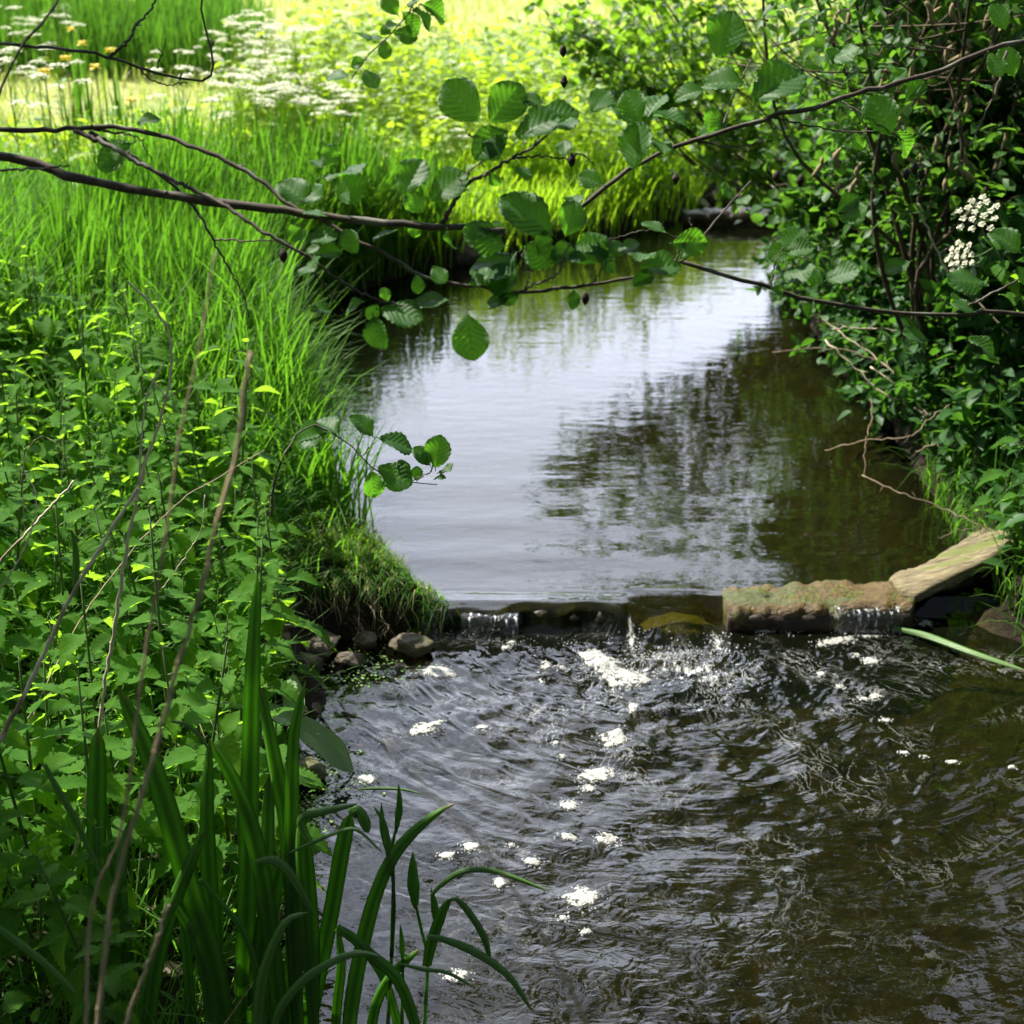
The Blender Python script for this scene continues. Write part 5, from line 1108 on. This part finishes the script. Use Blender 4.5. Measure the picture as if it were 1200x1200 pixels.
def foam(px, py, rx, ry, rot, label):
    """irregular low dome; rx, ry in px as seen -> real size on the water"""
    c = at_z(px, py, .004); sc = np.linalg.norm(c - CAMP) / FPX; dep = math.asin((CAM_H) / np.linalg.norm(c - CAMP))
    a = rx * sc; b = ry * sc / math.sin(dep); n = 36; rs = np.random.RandomState(int(px * 7 + py)); th = np.linspace(0, 2 * PI, n, endpoint=False)
    rad = 1 + sum(rs.normal(0, .22 / k) * np.cos(k * th + rs.uniform(0, 6.3)) for k in range(2, 14)) if rx > 6 else 1 + .08 * np.cos(2 * th)
    V = []; zs = []
    rings = [(1.0, -.003), (.97, .002), (.82, .0045), (.5, .006), (.0, .0065)]
    ro = -math.radians(rot); 
    for f, z in rings:
        x, y = np.cos(th) * rad * a * f, np.sin(th) * rad * b * f
        X, Y = x * math.cos(ro) - y * math.sin(ro) * 1.0, x * math.sin(ro) * 1.6 + y * math.cos(ro)
        V.append(np.stack([c[0] + X, c[1] + Y, zwater(c[0] + X, c[1] + Y) + z], -1))
    AA = np.concatenate([np.stack([np.full(n, f), th, th * 0], -1) for f, z in rings]); global foam_rim
    for q in V[0][rs.randint(0, n, int(4 + rx * 1.2))]: foam_rim.append((*(c[:2] + (q[:2] - c[:2]) * rs.uniform(.95, 1.5)), rs.uniform(.0012, .0035)))
    V = np.concatenate(V); i = np.arange(4)[:, None] * n; j = np.arange(n)[None]; j2 = (j + 1) % n
    mb = MB(); mb.add(V, np.stack([i + j, i + j2, i + n + j2, i + n + j], -1).reshape(-1, 4), AA); tag(mb.build('foam_patch', M_foam), label, 'foam', 'foam patches on the lower pool')
for f in FOAMS: foam(*f)
# froth: countless bubbles under the falls
mb = MB(); pts = []
def fr(px, py, sx, sy, k, r0, r1):
    for _ in range(k):
        p = at_z(R.normal(px, sx), R.normal(py, sy), .0); pts.append((p[0], p[1], R.uniform(r0, r1) * .62))
fr(790, 775, 42, 12, 260, .002, .006); fr(840, 745, 8, 18, 90, .002, .006); fr(1015, 733, 40, 5, 160, .002, .007); fr(745, 760, 10, 10, 60, .002, .005); fr(865, 790, 40, 18, 120, .0015, .004); fr(930, 738, 60, 4, 70, .002, .005); fr(640, 748, 60, 5, 60, .0015, .004); fr(850, 720, 4, 12, 30, .002, .005); fr(760, 830, 60, 25, 60, .0015, .003); fr(742, 728, 5, 14, 110, .0015, .004); fr(836, 735, 6, 18, 130, .0015, .005); fr(790, 765, 30, 5, 240, .0015, .005); fr(660, 760, 40, 6, 50, .001, .003)
pts = [q for q in pts if q[1] < 3.89 or q[0] > .66 and q[1] < 3.91] ; pts = np.array(pts + foam_rim); th = np.linspace(0, 2 * PI, 6, endpoint=False)
dome = np.array([[math.cos(a) * r, math.sin(a) * r, z] for r, z in ((1, -.2), (.75, .6), (.05, .95)) for a in th]); k = 6; i = np.arange(2)[:, None] * k; j = np.arange(k)[None]; j2 = (j + 1) % k
DF = np.stack([i + j, i + j2, i + k + j2, i + k + j], -1).reshape(-1, 4); n = len(pts); E = np.eye(3)
Zp = zwater(pts[:, 0], pts[:, 1]); mb.scatter((dome, DF, np.zeros_like(dome)), np.tile(E[0], (n, 1)), np.tile(E[1], (n, 1)), np.tile(E[2], (n, 1)), np.stack([pts[:, 0], pts[:, 1], Zp], -1), pts[:, 2], R.rand(n))
tag(mb.build('froth', M_froth), 'sparkling froth of bubbles where the falls hit the lower pool', 'froth', kind='stuff')
# thin broken sheet of water dribbling over the front of the log (part of the stream)
mb = MB()
def curtain(xa, xb, yf, ztop, zbot, seed):
    xs = np.linspace(xa, xb, 60); t = np.linspace(0, 1, 16); X, T = np.meshgrid(xs, t, indexing='ij')
    Y = yf - .012 * np.sin(T * PI / 2) + .004 * (vnoise(X, T * .1, 60, seed) - .5) + .03 * (1 - T) ** 6
    V = np.stack([X, Y, ztop + (zbot - ztop) * T ** 1.4 + .003 * (vnoise(X, X * 0, 30, seed) - .5)], -1).reshape(-1, 3)
    i = np.arange(59)[:, None] * 16; j = np.arange(15)[None]
    mb.add(V, np.stack([i + j, i + 16 + j, i + 17 + j, i + j + 1], -1).reshape(-1, 4), np.stack([T, X * 0, X * 0], -1).reshape(-1, 3))
curtain(1.02, 1.235, 3.908, .078, -.01, 3); curtain(-.16, .02, 3.885, .066, -.01, 5)
tag(mb.build('falling_water', M_sheet), 'thin broken sheets of falling water over the log and the sill', 'water', kind='structure')

# ------------------------------------------------------------------ sky, sun, camera
AZ, EL = math.radians(-58), math.radians(53)
w = bpy.data.worlds.new('World'); scene.world = w; w.use_nodes = True; nt = w.node_tree; nt.nodes.clear()
def WN(t, **kw):
    n = nt.nodes.new(t)
    for k, v in kw.items():
        if k in n.inputs.keys(): n.inputs[k].default_value = v
        else: setattr(n, k, v)
    return n
sky = WN('ShaderNodeTexSky', sky_type='NISHITA'); sky.sun_disc = False; sky.sun_elevation = EL; sky.sun_rotation = AZ; sky.dust_density = 1.5
tc = WN('ShaderNodeTexCoord'); mp = WN('ShaderNodeMapping'); mp.inputs['Scale'].default_value = (1, 1, 2.2); nt.links.new(tc.outputs['Generated'], mp.inputs[0])
cn = WN('ShaderNodeTexNoise', Scale=2.6, Detail=7.0, Roughness=.55); nt.links.new(mp.outputs[0], cn.inputs['Vector'])
cr = WN('ShaderNodeValToRGB'); cr.color_ramp.elements[0].position = .27; cr.color_ramp.elements[1].position = .47; nt.links.new(cn.outputs[0], cr.inputs[0])
mx = WN('ShaderNodeMix', data_type='RGBA'); nt.links.new(cr.outputs[0], mx.inputs[0]); nt.links.new(sky.outputs[0], mx.inputs[6]); 
nz = WN('ShaderNodeVectorMath', operation='DOT_PRODUCT'); nt.links.new(tc.outputs['Generated'], nz.inputs[0]); nz.inputs[1].default_value = (math.sin(-.05) * .91, math.cos(-.05) * .88, .47)
mr = WN('ShaderNodeMapRange'); nt.links.new(nz.outputs['Value'], mr.inputs[0]); mr.inputs[1].default_value = .74; mr.inputs[2].default_value = .97
cc = WN('ShaderNodeMix', data_type='RGBA'); cc.inputs[6].default_value = (1.0, 1.2, 1.6, 1); cc.inputs[7].default_value = (20, 21.4, 25.5, 1); nt.links.new(mr.outputs[0], cc.inputs[0]); nt.links.new(cc.outputs[2], mx.inputs[7])
bg = WN('ShaderNodeBackground', Strength=.085); nt.links.new(mx.outputs[2], bg.inputs[0]); wo = WN('ShaderNodeOutputWorld'); nt.links.new(bg.outputs[0], wo.inputs[0])
sd = bpy.data.lights.new('sun', 'SUN'); sd.energy = 5.0; sd.angle = math.radians(.5); sd.color = (1, .95, .85); so = bpy.data.objects.new('sun', sd); COL.objects.link(so)
so.rotation_euler = Vector((math.sin(AZ) * math.cos(EL), math.cos(AZ) * math.cos(EL), math.sin(EL))).to_track_quat('Z', 'Y').to_euler()
cd = bpy.data.cameras.new('camera'); co = bpy.data.objects.new('camera', cd); COL.objects.link(co); scene.camera = co
co.location = (0, 0, CAM_H); co.rotation_euler = (PI / 2 - PITCH, 0, 0); cd.sensor_width = 36; cd.lens = 18 / math.tan(math.radians(20)); cd.clip_end = 4000; cd.clip_start = .05
cd.dof.use_dof = True; cd.dof.focus_distance = 3.0; cd.dof.aperture_fstop = 5.0
scene.render.resolution_x = scene.render.resolution_y = 1024
scene.render.engine = 'CYCLES'
cy = scene.cycles; cy.max_bounces = 8; cy.diffuse_bounces = 3; cy.glossy_bounces = 3; cy.transmission_bounces = 4; cy.transparent_max_bounces = 12; cy.sample_clamp_indirect = 4; cy.caustics_reflective = False; cy.caustics_refractive = False
cy.use_denoising = True
vs = scene.view_settings; vs.view_transform = 'Standard'; vs.look = 'None'; vs.gamma = 1; vs.exposure = 1.5
